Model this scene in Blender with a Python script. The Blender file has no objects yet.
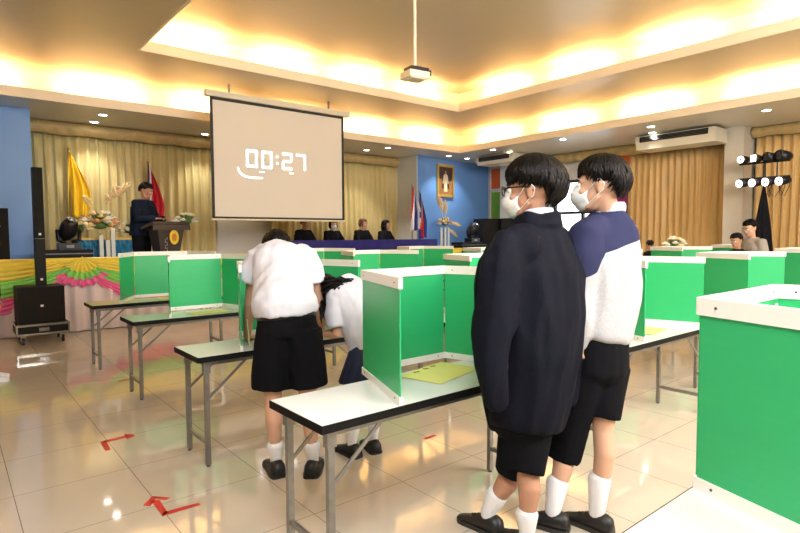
import bpy, bmesh, math, random
from mathutils import Vector as V, Matrix, noise
R = math.radians
PI = math.pi
rng = random.Random(7)
SC = bpy.context.scene
COL = SC.collection

# ---------------------------------------------------------------- camera
CAM_H = 1.47
F = 555.0
YAW, PITCH, ROLL = R(39.3), math.atan(31 / 555.0), R(-0.3)
fw = V((math.sin(YAW) * math.cos(PITCH), math.cos(YAW) * math.cos(PITCH), -math.sin(PITCH)))
r0 = V((math.cos(YAW), -math.sin(YAW), 0)); u0 = r0.cross(fw)
rt = r0 * math.cos(ROLL) + u0 * math.sin(ROLL)
up = -r0 * math.sin(ROLL) + u0 * math.cos(ROLL)
CAMPOS = V((0, 0, CAM_H))
cd = bpy.data.cameras.new('camera'); cam = bpy.data.objects.new('camera', cd); COL.objects.link(cam)
M3 = Matrix((rt, up, -fw)).transposed()
cam.matrix_world = Matrix.Translation(CAMPOS) @ M3.to_4x4()
cd.sensor_width = 36; cd.sensor_fit = 'HORIZONTAL'; cd.lens = F * 36 / 800
cd.clip_start = 0.05; cd.clip_end = 200
SC.camera = cam


def P(x, y, w):
    """a point seen at pixel x, y at depth w (used to lay out poses)"""
    return CAMPOS + (fw + rt * ((x - 400) / F) - up * ((y - 266.5) / F)) * w


# ---------------------------------------------------------------- world, lights, exposure
wd = bpy.data.worlds.new('world'); SC.world = wd; wd.use_nodes = True
bg = wd.node_tree.nodes['Background']
bg.inputs[0].default_value = (0.93, 0.97, 1.0, 1); bg.inputs[1].default_value = 3.0
SC.view_settings.view_transform = 'Standard'
SC.view_settings.look = 'None'
SC.view_settings.exposure = 0.64
SC.view_settings.gamma = 1.0
SC.view_settings.use_curve_mapping = False
try:
    SC.cycles.use_denoising = True
    SC.cycles.max_bounces = 8
    SC.cycles.diffuse_bounces = 4
    SC.cycles.caustics_reflective = False; SC.cycles.caustics_refractive = False
    SC.cycles.sample_clamp_indirect = 6
except Exception:
    pass


def area(name, loc, target, sx, sy, power, col, spread=180):
    l = bpy.data.lights.new(name, 'AREA'); l.shape = 'RECTANGLE'; l.size = sx; l.size_y = sy
    l.energy = power; l.color = col; l.spread = R(spread)
    o = bpy.data.objects.new(name, l); COL.objects.link(o); o.location = loc
    d = (V(target) - V(loc)); o.rotation_euler = d.to_track_quat('-Z', 'Y').to_euler()
    return o


WARM = (1.0, 0.66, 0.31)
# the photographer's flash, bounced off the ceiling behind the camera
area('bounced_flash', (0.2, -0.3, 3.3), (2.6, 3.0, 0.9), 1.8, 1.8, 90, (0.96, 0.98, 1.0))
area('added_fill_back', (5.0, -2.2, 3.55), (6.2, 6.0, 1.0), 7, 2.5, 440, (1.0, 0.95, 0.90))  # neutral fill added out of view to brighten the far room
# fluorescent tubes lying in the ceiling coves
TUBE_W = 22


def cove(a, b, n, aim, power=TUBE_W, gap=0.6, name='cove_tube_light'):
    a = V(a); b = V(b)
    for i in range(n):
        p = a.lerp(b, (i + 0.5) / n)
        L = (b - a).length / n * gap
        l = bpy.data.lights.new(name, 'AREA'); l.shape = 'RECTANGLE'; l.size = L; l.size_y = 0.05
        l.energy = power * L; l.color = WARM
        o = bpy.data.objects.new(name, l); COL.objects.link(o); o.location = p
        d = V(aim).normalized(); ax = (b - a).normalized(); zz = -d; yy = zz.cross(ax).normalized()
        o.matrix_world = Matrix.Translation(p) @ Matrix((ax, yy, zz)).transposed().to_4x4()


cove((-2.4, 10.47, 3.77), (10.4, 10.47, 3.77), 7, (0, 0.55, 1))
cove((10.62, 10.3, 3.77), (10.62, -3.6, 3.77), 7, (0.55, 0, 1))
cove((-2.7, 10.2, 3.77), (-2.7, -3.6, 3.77), 5, (-0.55, 0, 1))
cove((-2.4, -4.2, 3.77), (10.4, -4.2, 3.77), 5, (0, -0.55, 1))
cove((2.3, 8.77, 4.29), (8.7, 8.77, 4.29), 4, (0, 0.55, 1))
cove((8.87, 8.5, 4.29), (8.87, -2, 4.29), 6, (0.55, 0, 1))
cove((2.05, 8.5, 4.29), (2.05, -2, 4.29), 5, (-0.55, 0, 1))

# ---------------------------------------------------------------- materials
MATS = {}


def mat(name, col, rough=0.6, metal=0.0, spec=0.5, var=0.06, scale=8, bump=0.0, bscale=60, emit=0, coat=0, sheen=0, stretch=None):
    if name in MATS: return MATS[name]
    m = bpy.data.materials.new(name); m.use_nodes = True; nt = m.node_tree; N = nt.nodes; L = nt.links
    b = N['Principled BSDF']
    b.inputs['Roughness'].default_value = rough; b.inputs['Metallic'].default_value = metal
    b.inputs['Specular IOR Level'].default_value = spec
    if coat: b.inputs['Coat Weight'].default_value = coat
    if sheen: b.inputs['Sheen Weight'].default_value = sheen
    tc = N.new('ShaderNodeTexCoord'); mp = N.new('ShaderNodeMapping'); L.new(tc.outputs['Object'], mp.inputs[0])
    if stretch: mp.inputs['Scale'].default_value = stretch
    nz = N.new('ShaderNodeTexNoise'); nz.inputs['Scale'].default_value = scale; nz.inputs['Detail'].default_value = 4
    L.new(mp.outputs[0], nz.inputs['Vector'])
    mx = N.new('ShaderNodeMix'); mx.data_type = 'RGBA'
    mx.inputs[6].default_value = (*[max(0, c * (1 - var)) for c in col], 1)
    mx.inputs[7].default_value = (*[min(1, c * (1 + var)) for c in col], 1)
    L.new(nz.outputs[0], mx.inputs[0]); L.new(mx.outputs[2], b.inputs['Base Color'])
    if bump:
        n2 = N.new('ShaderNodeTexNoise'); n2.inputs['Scale'].default_value = bscale; n2.inputs['Detail'].default_value = 3
        L.new(mp.outputs[0], n2.inputs['Vector'])
        bp = N.new('ShaderNodeBump'); bp.inputs['Strength'].default_value = bump; bp.inputs['Distance'].default_value = 0.01
        L.new(n2.outputs[0], bp.inputs['Height']); L.new(bp.outputs[0], b.inputs['Normal'])
    if emit:
        b.inputs['Emission Color'].default_value = (*col, 1); b.inputs['Emission Strength'].default_value = emit
    MATS[name] = m
    return m


def floor_mat():
    m = bpy.data.materials.new('polished_floor_tile'); m.use_nodes = True; nt = m.node_tree; N = nt.nodes; L = nt.links
    b = N['Principled BSDF']; tc = N.new('ShaderNodeTexCoord'); sp = N.new('ShaderNodeSeparateXYZ')
    L.new(tc.outputs['Object'], sp.inputs[0])

    def line(out, size, off):
        a = N.new('ShaderNodeMath'); a.operation = 'SUBTRACT'; L.new(out, a.inputs[0]); a.inputs[1].default_value = off - size / 2 - size * 100
        d = N.new('ShaderNodeMath'); d.operation = 'MODULO'; L.new(a.outputs[0], d.inputs[0]); d.inputs[1].default_value = size
        s = N.new('ShaderNodeMath'); s.operation = 'SUBTRACT'; L.new(d.outputs[0], s.inputs[0]); s.inputs[1].default_value = size / 2
        ab = N.new('ShaderNodeMath'); ab.operation = 'ABSOLUTE'; L.new(s.outputs[0], ab.inputs[0])
        lt = N.new('ShaderNodeMath'); lt.operation = 'LESS_THAN'; L.new(ab.outputs[0], lt.inputs[0]); lt.inputs[1].default_value = 0.0019
        return lt
    lx = line(sp.outputs[0], 0.605, 0.245); ly = line(sp.outputs[1], 0.635, 2.505)
    mxx = N.new('ShaderNodeMath'); mxx.operation = 'MAXIMUM'; L.new(lx.outputs[0], mxx.inputs[0]); L.new(ly.outputs[0], mxx.inputs[1])
    nz = N.new('ShaderNodeTexNoise'); nz.inputs['Scale'].default_value = 2.2; nz.inputs['Detail'].default_value = 5
    L.new(tc.outputs['Object'], nz.inputs['Vector'])
    c = N.new('ShaderNodeMix'); c.data_type = 'RGBA'; c.inputs[6].default_value = (0.60, 0.53, 0.43, 1); c.inputs[7].default_value = (0.70, 0.63, 0.53, 1)
    L.new(nz.outputs[0], c.inputs[0])
    g = N.new('ShaderNodeMix'); g.data_type = 'RGBA'; g.inputs[7].default_value = (0.22, 0.15, 0.10, 1)
    L.new(mxx.outputs[0], g.inputs[0]); L.new(c.outputs[2], g.inputs[6]); L.new(g.outputs[2], b.inputs['Base Color'])
    b.inputs['Roughness'].default_value = 0.06; b.inputs['IOR'].default_value = 1.75
    n2 = N.new('ShaderNodeTexNoise'); n2.inputs['Scale'].default_value = 1.3; L.new(tc.outputs['Object'], n2.inputs['Vector'])
    bp = N.new('ShaderNodeBump'); bp.inputs['Strength'].default_value = 0.03; bp.inputs['Distance'].default_value = 0.05
    L.new(n2.outputs[0], bp.inputs['Height']); L.new(bp.outputs[0], b.inputs['Normal'])
    return m


CEIL = mat('ceiling_paint', (0.54, 0.455, 0.30), 0.35, var=0.02)
COVEP = mat('cove_paint', (0.85, 0.74, 0.56), 0.5, var=0.02)
SOFF = mat('soffit_paint', (0.70, 0.67, 0.58), 0.3, var=0.02)
WHITE_WALL = mat('white_wall_paint', (0.66, 0.66, 0.62), 0.6, var=0.03)
BLUE_WALL = mat('blue_wall_paint', (0.13, 0.30, 0.68), 0.45, var=0.05, scale=3)
CURT = mat('gold_curtain', (0.60, 0.49, 0.21), 0.45, var=0.12, scale=3, sheen=0.3, stretch=(6, 6, 0.4))
CURT2 = mat('amber_curtain', (0.66, 0.44, 0.17), 0.45, var=0.12, scale=3, sheen=0.3, stretch=(6, 6, 0.4))
PELM = mat('gold_valance', (0.50, 0.37, 0.16), 0.45, var=0.25, scale=30, bump=0.3, bscale=40)
GREEN = mat('green_corrugated_board', (0.025, 0.42, 0.155), 0.32, var=0.05, scale=3, bump=0.12, bscale=90, stretch=(1, 1, 14))
WPLAS = mat('white_edge_plastic', (0.86, 0.85, 0.80), 0.35, var=0.02)
LAMI = mat('white_laminate', (0.80, 0.82, 0.80), 0.22, var=0.02)
BLACKE = mat('black_rubber_edge', (0.006, 0.006, 0.006), 0.6, spec=.15)
STEEL = mat('galvanised_steel', (0.27, 0.265, 0.245), 0.35, metal=0.75, var=0.25, scale=25)
SCREW = mat('screw_steel', (0.12, 0.12, 0.12), 0.4, metal=0.6)
PAPER = mat('yellow_ballot_paper', (0.78, 0.76, 0.25), 0.7, var=0.03)
RED = mat('red_tape', (0.62, 0.02, 0.02), 0.35, var=0.05)
BLACK = mat('black_cabinet', (0.007, 0.007, 0.008), 0.6, spec=.2, var=0.2, bump=0.05)
BPLAST = mat('black_plastic', (0.008, 0.008, 0.010), 0.3, spec=.3)
GRILLE = mat('speaker_grille', (0.010, 0.010, 0.010), 0.6, spec=.2, bump=0.6, bscale=400)
CHROME = mat('chrome', (0.6, 0.6, 0.6), 0.15, metal=1.0)
SKIN = mat('skin', (0.62, 0.36, 0.24), 0.5, var=0.05, scale=12)
SKIN2 = mat('tan_skin', (0.48, 0.25, 0.155), 0.5, var=0.05, scale=12)
LIP = mat('lip', (0.42, 0.16, 0.12), 0.5)
HAIR = mat('black_hair', (0.004, 0.003, 0.003), 0.42, spec=.18, var=0.3, bump=0.4, bscale=120, stretch=(1, 1, .3))
BROWNH = mat('brown_hair', (0.16, 0.06, 0.025), 0.4, var=0.3, bump=0.4, bscale=120)
EYEW = mat('eye_white', (0.75, 0.72, 0.7), 0.2)
EYEB = mat('eye_dark', (0.01, 0.007, 0.005), 0.15)
MASK = mat('white_face_mask', (0.86, 0.86, 0.85), 0.7, bump=0.2, bscale=30)
NAVYJ = mat('navy_fleece', (0.0040, 0.0048, 0.011), 0.8, spec=.14, var=0.25, bump=0.3, bscale=150)
SHORTS = mat('black_short_cloth', (0.005, 0.005, 0.007), 0.9, spec=.1, var=0.2, bump=0.2, bscale=200)
SHIRT = mat('white_shirt_cloth', (0.62, 0.63, 0.70), 0.75, var=0.02, bump=0.12, bscale=200)
NAVYY = mat('navy_knit', (0.045, 0.052, 0.15), 0.85, var=0.15, bump=0.3, bscale=220, spec=.1)
GREYK = mat('light_grey_knit', (0.52, 0.51, 0.515), 0.85, var=0.12, scale=60, bump=0.3, bscale=220)
SOCK = mat('white_sock', (0.84, 0.84, 0.86), 0.85, bump=0.3, bscale=200)
SHOE = mat('black_shoe', (0.010, 0.010, 0.011), 0.45, bump=0.15, bscale=150)
SOLE = mat('dark_sole', (0.03, 0.028, 0.025), 0.6)
SUIT = mat('black_jacket_cloth', (0.007, 0.007, 0.010), 0.9, spec=.15)
NSHIRT = mat('dark_blue_shirt', (0.006, 0.013, 0.034), 0.8, spec=.15)
NSKIRT = mat('navy_skirt_cloth', (0.012, 0.018, 0.055), 0.75)
BLUEC = mat('royal_blue_tablecloth', (0.012, 0.012, 0.20), 0.5, var=0.1)
YEL = mat('yellow_satin', (0.80, 0.62, 0.06), 0.4, var=0.06, sheen=0.2)
LIME = mat('lime_satin', (0.22, 0.62, 0.10), 0.4, var=0.06, sheen=0.2)
PINK = mat('pink_satin', (0.85, 0.12, 0.33), 0.4, var=0.06, sheen=0.2)
PALE = mat('pale_pink_cloth', (0.80, 0.68, 0.68), 0.6, var=0.04)
TEAL = mat('teal_satin', (0.01, 0.17, 0.33), 0.4, var=0.15)
GOLD = mat('gold_paint', (0.62, 0.40, 0.10), 0.35, metal=0.6, var=0.25, scale=40)
GOLDC = mat('gold_cloth', (0.72, 0.48, 0.10), 0.5)
SCREENM = mat('projection_screen', (0.74, 0.70, 0.64), 0.8, var=0.02, scale=1)
STAGEF = mat('stage_floor_wood', (0.16, 0.10, 0.06), 0.5, var=0.2)
GLASSM = mat('clear_acrylic', (0.75, 0.78, 0.76), 0.08, var=0.02)
CREAM = mat('cream_metal', (0.72, 0.68, 0.55), 0.4, var=0.03)
FLW = mat('white_petal', (0.85, 0.82, 0.66), 0.6)
FLY = mat('cream_petal', (0.82, 0.66, 0.30), 0.6)
FLO = mat('peach_petal', (0.75, 0.32, 0.14), 0.6)
LEAF = mat('leaf_green', (0.10, 0.20, 0.05), 0.5, var=0.3)
PAMP = mat('dried_pampas', (0.80, 0.60, 0.34), 0.9, var=0.15)
LEDM = mat('lamp_lens', (1.0, 0.97, 0.9), 0.3, emit=2.2)
DLM = mat('downlight_glow', (1.0, 0.93, 0.8), 0.3, emit=16)
TIMEM = mat('projected_digits', (1.0, 1.0, 1.0), 0.5, emit=0.9)


# ---------------------------------------------------------------- mesh helpers
class MB:
    def __init__(s): s.v = []; s.f = []; s.mi = []; s.m = 0

    def add(s, vs, fs):
        k = len(s.v); s.v += [tuple(v) for v in vs]; s.f += [tuple(i + k for i in f) for f in fs]; s.mi += [s.m] * len(fs); return s

    def box(s, c, d, rot=None):
        x, y, z = d[0] / 2, d[1] / 2, d[2] / 2
        vs = [V((a * x, b * y, e * z)) for a in (-1, 1) for b in (-1, 1) for e in (-1, 1)]
        if rot is not None: vs = [rot @ v for v in vs]
        vs = [v + V(c) for v in vs]
        return s.add(vs, [(0, 1, 3, 2), (4, 6, 7, 5), (0, 4, 5, 1), (2, 3, 7, 6), (0, 2, 6, 4), (1, 5, 7, 3)])

    def bb(s, a, b):
        return s.box([(a[i] + b[i]) / 2 for i in range(3)], [abs(b[i] - a[i]) for i in range(3)])

    def bar(s, p, q, w, t, side=(0, 0, 1)):
        """rectangular bar from p to q; w across 'side' cross axis, t along side"""
        p = V(p); q = V(q); d = (q - p).normalized(); sd = V(side); a = d.cross(sd)
        if a.length < 1e-4: a = d.cross(V((1, 0, 0)))
        a.normalize(); b = a.cross(d).normalized()
        vs = [e + a * (i * w / 2) + b * (j * t / 2) for e in (p, q) for i, j in ((-1, -1), (1, -1), (1, 1), (-1, 1))]
        return s.add(vs, [(3, 2, 1, 0), (4, 5, 6, 7), (0, 1, 5, 4), (1, 2, 6, 5), (2, 3, 7, 6), (3, 0, 4, 7)])

    def tube(s, pts, rad, side=None, n=10, round_ends=True):
        pts = [V(p) for p in pts]; m = len(pts)
        rad = [(r, r) if not isinstance(r, (tuple, list)) else r for r in rad]
        T = []
        for i in range(m):
            t = pts[min(i + 1, m - 1)] - pts[max(i - 1, 0)]
            T.append(t.normalized())
        sd = V(side) if side is not None else (V((1, 0, 0)) if abs(T[0].x) < 0.8 else V((0, 1, 0)))
        rings = []
        prev = sd
        for i in range(m):
            base = sd if side is not None else prev
            a = base - T[i] * base.dot(T[i])
            if a.length < 1e-3: a = T[i].orthogonal()
            a.normalize(); b = T[i].cross(a).normalized(); prev = a
            rings.append((pts[i], a, b, rad[i], T[i]))
        if round_ends:
            p, a, b, r, t = rings[0]; e = min(r)
            rings = [(p - t * e * .55, a, b, (r[0] * .5, r[1] * .5), t)] + [(p - t * e * .3, a, b, (r[0] * .82, r[1] * .82), t)] + rings
            p, a, b, r, t = rings[-1]; e = min(r)
            rings += [(p + t * e * .3, a, b, (r[0] * .82, r[1] * .82), t), (p + t * e * .55, a, b, (r[0] * .5, r[1] * .5), t)]
        vs = []
        for p, a, b, r, t in rings:
            for k in range(n):
                w = 2 * PI * k / n
                vs.append(p + a * (math.cos(w) * r[0]) + b * (math.sin(w) * r[1]))
        fs = []
        for i in range(len(rings) - 1):
            for k in range(n):
                k2 = (k + 1) % n
                fs.append((i * n + k, i * n + k2, (i + 1) * n + k2, (i + 1) * n + k))
        fs.append(tuple(range(n - 1, -1, -1))); fs.append(tuple((len(rings) - 1) * n + k for k in range(n)))
        return s.add(vs, fs)

    def cyl(s, p, q, r, n=16, r2=None):
        return s.tube([p, q], [r, r2 if r2 is not None else r], n=n, round_ends=False)

    def ell(s, c, r, rot=None, nu=14, nv=10):
        vs = [V((0, 0, r[2]))]
        for i in range(1, nv):
            t = PI * i / nv
            for k in range(nu):
                w = 2 * PI * k / nu
                vs.append(V((r[0] * math.sin(t) * math.cos(w), r[1] * math.sin(t) * math.sin(w), r[2] * math.cos(t))))
        vs.append(V((0, 0, -r[2])))
        if rot is not None: vs = [rot @ v for v in vs]
        vs = [v + V(c) for v in vs]
        fs = [(0, 1 + k, 1 + (k + 1) % nu) for k in range(nu)]
        for i in range(nv - 2):
            for k in range(nu):
                a = 1 + i * nu + k; b = 1 + i * nu + (k + 1) % nu
                fs.append((a, a + nu, b + nu, b))
        l = len(vs) - 1
        fs += [(l, 1 + (nv - 2) * nu + (k + 1) % nu, 1 + (nv - 2) * nu + k) for k in range(nu)]
        return s.add(vs, fs)

    def grid(s, fn, nu, nv):
        vs = [fn(i / nu, j / nv) for j in range(nv + 1) for i in range(nu + 1)]
        fs = [(j * (nu + 1) + i, j * (nu + 1) + i + 1, (j + 1) * (nu + 1) + i + 1, (j + 1) * (nu + 1) + i) for j in range(nv) for i in range(nu)]
        return s.add(vs, fs)

    def prism(s, poly, z0, z1):
        n = len(poly)
        vs = [(x, y, z0) for x, y in poly] + [(x, y, z1) for x, y in poly]
        fs = [tuple(range(n - 1, -1, -1)), tuple(range(n, 2 * n))] + [(i, (i + 1) % n, n + (i + 1) % n, n + i) for i in range(n)]
        return s.add(vs, fs)

    def build(s, name, m, parent=None, smooth=False, mats=None, origin=None):
        me = bpy.data.meshes.new(name)
        o0 = V(origin) if origin is not None else V((0, 0, 0))
        if parent is not None: o0 = V(parent.get('_o', (0, 0, 0))) if '_o' in parent else o0
        me.from_pydata([tuple(V(v) - o0) for v in s.v], [], s.f); me.update()
        bm = bmesh.new(); bm.from_mesh(me); bmesh.ops.recalc_face_normals(bm, faces=bm.faces); bm.to_mesh(me); bm.free()
        for q in (mats or [m]): me.materials.append(q)
        if mats: me.polygons.foreach_set('material_index', s.mi)
        if smooth: me.polygons.foreach_set('use_smooth', [True] * len(me.polygons))
        o = bpy.data.objects.new(name, me); COL.objects.link(o)
        if parent is not None: o.parent = parent
        elif origin is not None: o.location = origin
        return o


def tag(o, label, cat, group=None, kind=None):
    if label: o['label'] = label
    if cat: o['category'] = cat
    if group: o['group'] = group
    if kind: o['kind'] = kind
    return o


def empty(name, loc=(0, 0, 0), label=None, cat=None, group=None):
    """an Empty at the thing's base; parts are authored in world coordinates and made local to it"""
    o = bpy.data.objects.new(name, None); COL.objects.link(o); o.location = loc; o.empty_display_size = 0.1
    ORIG[o.name] = V(loc)
    tag(o, label, cat, group); return o


ORIG = {}


def part(mb, name, m, parent, smooth=False, mats=None, label=None, kind=None):
    """build a mesh authored in world coordinates as a child of parent"""
    r = parent
    while r.parent is not None: r = r.parent
    o0 = ORIG.get(r.name, V((0, 0, 0)))
    me_v = mb.v; mb.v = [tuple(V(v) - o0) for v in me_v]
    o = mb.build(name, m, None, smooth, mats)
    mb.v = me_v
    o.parent = parent
    if label: o['label'] = label
    if kind: o['kind'] = kind
    return o


def single(mb, name, m, label, cat, base, group=None, smooth=False, mats=None, kind=None):
    o = mb.build(name, m, None, smooth, mats, origin=base)
    return tag(o, label, cat, group, kind)


def struct(name, mb, m, parent=None, smooth=False, mats=None):
    o = mb.build(name, m, None, smooth, mats)
    if parent is not None: o.parent = parent
    else: o['kind'] = 'structure'
    return o


def weld(o, voxel=0.01, it=6, wr=0, fr=(8, 8, 8), smooth_f=0.5):
    """fuse overlapping volumes to one continuous surface, soften it, then add cloth folds"""
    m = o.modifiers.new('r', 'REMESH'); m.mode = 'VOXEL'; m.voxel_size = voxel; m.use_smooth_shade = True
    s = o.modifiers.new('s', 'SMOOTH'); s.factor = smooth_f; s.iterations = it
    dg = bpy.context.evaluated_depsgraph_get()
    me = bpy.data.meshes.new_from_object(o.evaluated_get(dg))
    old = o.data; mats = list(old.materials)
    o.modifiers.clear(); o.data = me; me.name = old.name; bpy.data.meshes.remove(old)
    if not len(me.materials):
        for q in mats: me.materials.append(q)
    if wr:
        me.update()
        co = [v.co.copy() for v in me.vertices]; no = [v.normal.copy() for v in me.vertices]
        for i, v in enumerate(me.vertices):
            c = co[i]
            q = V((c.x * fr[0], c.y * fr[1], c.z * fr[2]))
            n1 = 1 - abs(noise.noise(q)) * 2.2
            v.co = c + no[i] * wr * (n1 * .7 + noise.noise(q * 2.3 + V((5, 5, 5))) * .5)
    me.polygons.foreach_set('use_smooth', [True] * len(me.polygons))
    return o


def copy_tree(o, parent=None):
    c = o.copy(); COL.objects.link(c); c.parent = parent
    for ch in list(o.children): copy_tree(ch, c)
    return c


# ================================================================ THE ROOM
SOF = 3.6; MID = 4.13; TOP = 4.65
XL, XR, YB, YF = -5.0, 12.95, -6.0, 12.25
struct('floor', MB().bb((XL, YB, -0.1), (XR + .1, YF + .1, 0)), floor_mat())


def ring(x0, x1, y0, y1, X0, X1, Y0, Y1, z0, z1):
    m = MB()
    m.bb((X0, Y0, z0), (x0, Y1, z1)); m.bb((x1, Y0, z0), (X1, Y1, z1))
    m.bb((x0, Y0, z0), (x1, y0, z1)); m.bb((x0, y1, z0), (x1, Y1, z1))
    return m


struct('ceiling', ring(-2.5, 10.4, -4.0, 10.25, XL - .1, XR + .1, YB - .1, YF + .1, SOF, SOF + .1), SOFF)


def lipm(x0, x1, y0, y1, z0, z1, t=.03):
    m = MB()
    m.bb((x0 - t, y0 - t, z0), (x0, y1 + t, z1)); m.bb((x1, y0 - t, z0), (x1 + t, y1 + t, z1))
    m.bb((x0, y0 - t, z0), (x1, y0, z1)); m.bb((x0, y1, z0), (x1, y1 + t, z1))
    return m


struct('trim_1', lipm(-2.496, 10.396, -3.996, 10.246, SOF - .005, SOF + .15), COVEP)
struct('trim_2', lipm(-2.95, 10.82, -4.45, 10.67, SOF + .1, MID + .04), COVEP)
struct('ceiling_middle', ring(2.25, 8.68, -2.2, 8.58, -2.98, 10.85, -4.48, 10.7, MID, MID + .08), CEIL)
struct('trim_3', lipm(2.254, 8.676, -2.196, 8.576, MID - .005, MID + .15), COVEP)
struct('trim_4', lipm(1.83, 9.1, -2.62, 9.0, MID + .08, TOP + .04), COVEP)
struct('ceiling_top', MB().bb((1.8, -2.65, TOP), (9.13, 9.03, TOP + .08)), CEIL)

# walls
struct('wall_left', MB().bb((XL - .1, YB, 0), (XL, YF, SOF)), WHITE_WALL)
struct('wall_back', MB().bb((XL - .1, YB - .1, 0), (XR + .1, YB, SOF)), WHITE_WALL)
struct('wall_front', MB().bb((XL - .1, YF, 0), (XR + .1, YF + .1, SOF)), WHITE_WALL)
struct('wall_front_left', MB().bb((XL, 11.1, 0), (1.17, YF, SOF)), BLUE_WALL)
struct('wall_return', MB().bb((9.755, 11.196, .6), (9.777, YF, SOF)), WHITE_WALL)
struct('wall_front_right', MB().prism([(9.78, 11.2), (12.95, 11.53), (12.95, YF), (9.78, YF)], 0, SOF), BLUE_WALL)
# wall on the right with the window opening Y 7.45..9.1
struct('wall_right', MB().bb((XR, YB, 0), (XR + .12, 7.4, SOF)).bb((XR, 9.12, 0), (XR + .12, YF, SOF))
       .bb((XR, 7.4, 0), (XR + .12, 9.12, .7)).bb((XR, 7.4, 2.9), (XR + .12, 9.12, SOF)), WHITE_WALL)
wf = MB()
for y in (7.42, 8.25, 9.1): wf.bb((XR - .03, y - .035, .7), (XR + .05, y + .035, 2.9))
for z in (.72, 2.05, 2.88): wf.bb((XR - .03, 7.4, z - .035), (XR + .05, 9.12, z + .035))
w1 = struct('window_1', wf, mat('black_window_frame', (0.02, 0.02, 0.022), 0.4))
gm = bpy.data.materials.new('window_glass'); gm.use_nodes = True
gb = gm.node_tree.nodes['Principled BSDF']; gb.inputs['Roughness'].default_value = 0.02; gb.inputs['Transmission Weight'].default_value = 1.0
gb.inputs['IOR'].default_value = 1.02
struct('window_pane', MB().bb((XR + .03, 7.4, .7), (XR + .036, 9.12, 2.9)), gm, w1)
struct('wall_pillar', MB().bb((12.3, 4.27, 0), (XR, 4.62, SOF)), mat('pillar_paint', (0.62, 0.58, 0.50), .5))
struct('wall_pillar_rear', MB().bb((12.55, 10.35, .6), (XR, 10.72, SOF)), MATS['white_wall_paint'])


def wallpanel(y0, y1, z0, z1, col, nm, label):
    o = empty('wall_panel', (XR - .03, (y0 + y1) / 2, z0), label, 'wall panel')
    part(MB().bb((XR - .03, y0 + .04, z0 + .04), (XR - .001, y1 - .04, z1 - .04)), 'board', mat(nm, col, .5), o)
    f = MB()
    for a, b in (((XR - .05, y0, z0), (XR - .002, y0 + .04, z1)), ((XR - .05, y1 - .04, z0), (XR - .002, y1, z1)), ((XR - .05, y0, z0), (XR - .002, y1, z0 + .04)), ((XR - .05, y0, z1 - .04), (XR - .002, y1, z1))): f.bb(a, b)
    part(f, 'frame', WPLAS, o)


wallpanel(10.78, 11.42, 2.82, 3.5, (0.85, 0.16, 0.03), 'orange_board', 'small orange wall panel above the lime green one beside the blue wall')
wallpanel(10.78, 11.42, .7, 2.80, (0.22, 0.50, 0.04), 'lime_board', 'tall lime green wall panel beside the blue wall')
wallpanel(6.6, 7.38, 2.85, 3.45, (0.85, 0.16, 0.03), 'orange_board', 'orange wall panel between the window and the amber curtain')
wallpanel(6.6, 7.38, .7, 2.83, (0.25, 0.02, 0.16), 'purple_board', 'purple wall panel between the window and the amber curtain')

# stage
st = empty('stage', (5, 11, 0), 'low indoor stage platform behind the draped front', 'stage')
part(MB().bb((-4.9, 9.95, 0), (12.94, 11.08, .6)).bb((1.2, 11.08, 0), (9.75, 12.2, .6)), 'platform', STAGEF, st)


# ---------------------------------------------------------------- curtains
def curtain(axis, a, b, pos, z0, z1, m, label, period=.165, depth=.06, group=None, seed=0):
    rr = random.Random(seed)
    n = int((b - a) / period * 10)
    ph = [0]
    for i in range(n): ph.append(ph[-1] + 2 * PI / 10 * rr.uniform(.72, 1.28))
    am = [rr.uniform(.6, 1.25) for _ in range(n + 1)]
    for k in range(3): am = [am[0]] + [(am[i - 1] + am[i] + am[i + 1]) / 3 for i in range(1, n)] + [am[-1]]

    def fn(u, v):
        i = min(n, int(round(u * n)))
        z = z0 + (z1 - z0) * v
        k = depth * am[i] * (1 - .45 * v) + .012 * noise.noise(V((u * 40, v * 2.5, seed)))
        d = k * (math.sin(ph[i]) + .35 * math.sin(ph[i] * 2 + 1 + 1.5 * (1 - v)))
        t = a + (b - a) * u + .015 * math.sin(v * 5 + i * .7)
        return (t, pos + d, z) if axis == 'x' else (pos + d, t, z)
    mb = MB().grid(fn, n, 10)
    base = ((a + b) / 2, pos, z0) if axis == 'x' else (pos, (a + b) / 2, z0)
    o = single(mb, 'curtain', m, label, 'curtain', base, group, smooth=True)
    s = o.modifiers.new('thick', 'SOLIDIFY'); s.thickness = .004
    return o


curtain('x', 1.2, 4.62, 12.08, .62, 3.4, CURT, 'long pleated gold curtain behind the man at the lectern', seed=1)
curtain('x', 5.95, 9.98 - .2, 12.08, .62, 3.42, CURT, 'long pleated gold curtain behind the four seated people', seed=2)
curtain('y', 4.66, 6.95, 12.82, .05, 3.45, CURT2, 'wide amber curtain left of the beige pillar on the right wall', seed=3, depth=.055, period=.15)
curtain('y', 0.6, 4.24, 12.82, .05, 3.45, CURT2, 'amber curtain right of the beige pillar behind the stage lights', seed=4, depth=.055, period=.15)


def pelmet(axis, a, b, pos, z0, z1, label, sg=-1):
    def fn(u, v):
        t = a + (b - a) * u
        d = pos + sg * (.09 * math.sin(v * PI * .9) + .014 * math.sin(u * (b - a) * 26 + 3 * v) + .01 * noise.noise(V((u * 30, v * 4, 2))))
        z = z0 + (z1 - z0) * v + (.012 * math.sin(u * (b - a) * 8) if v < .1 else 0)
        return (t, d, z) if axis == 'x' else (d, t, z)
    o = single(MB().grid(fn, int((b - a) * 24), 8), 'curtain_valance', PELM, label, 'valance', ((a + b) / 2, pos, z0) if axis == 'x' else (pos, (a + b) / 2, z0), smooth=True)
    s = o.modifiers.new('thick', 'SOLIDIFY'); s.thickness = .006


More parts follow.
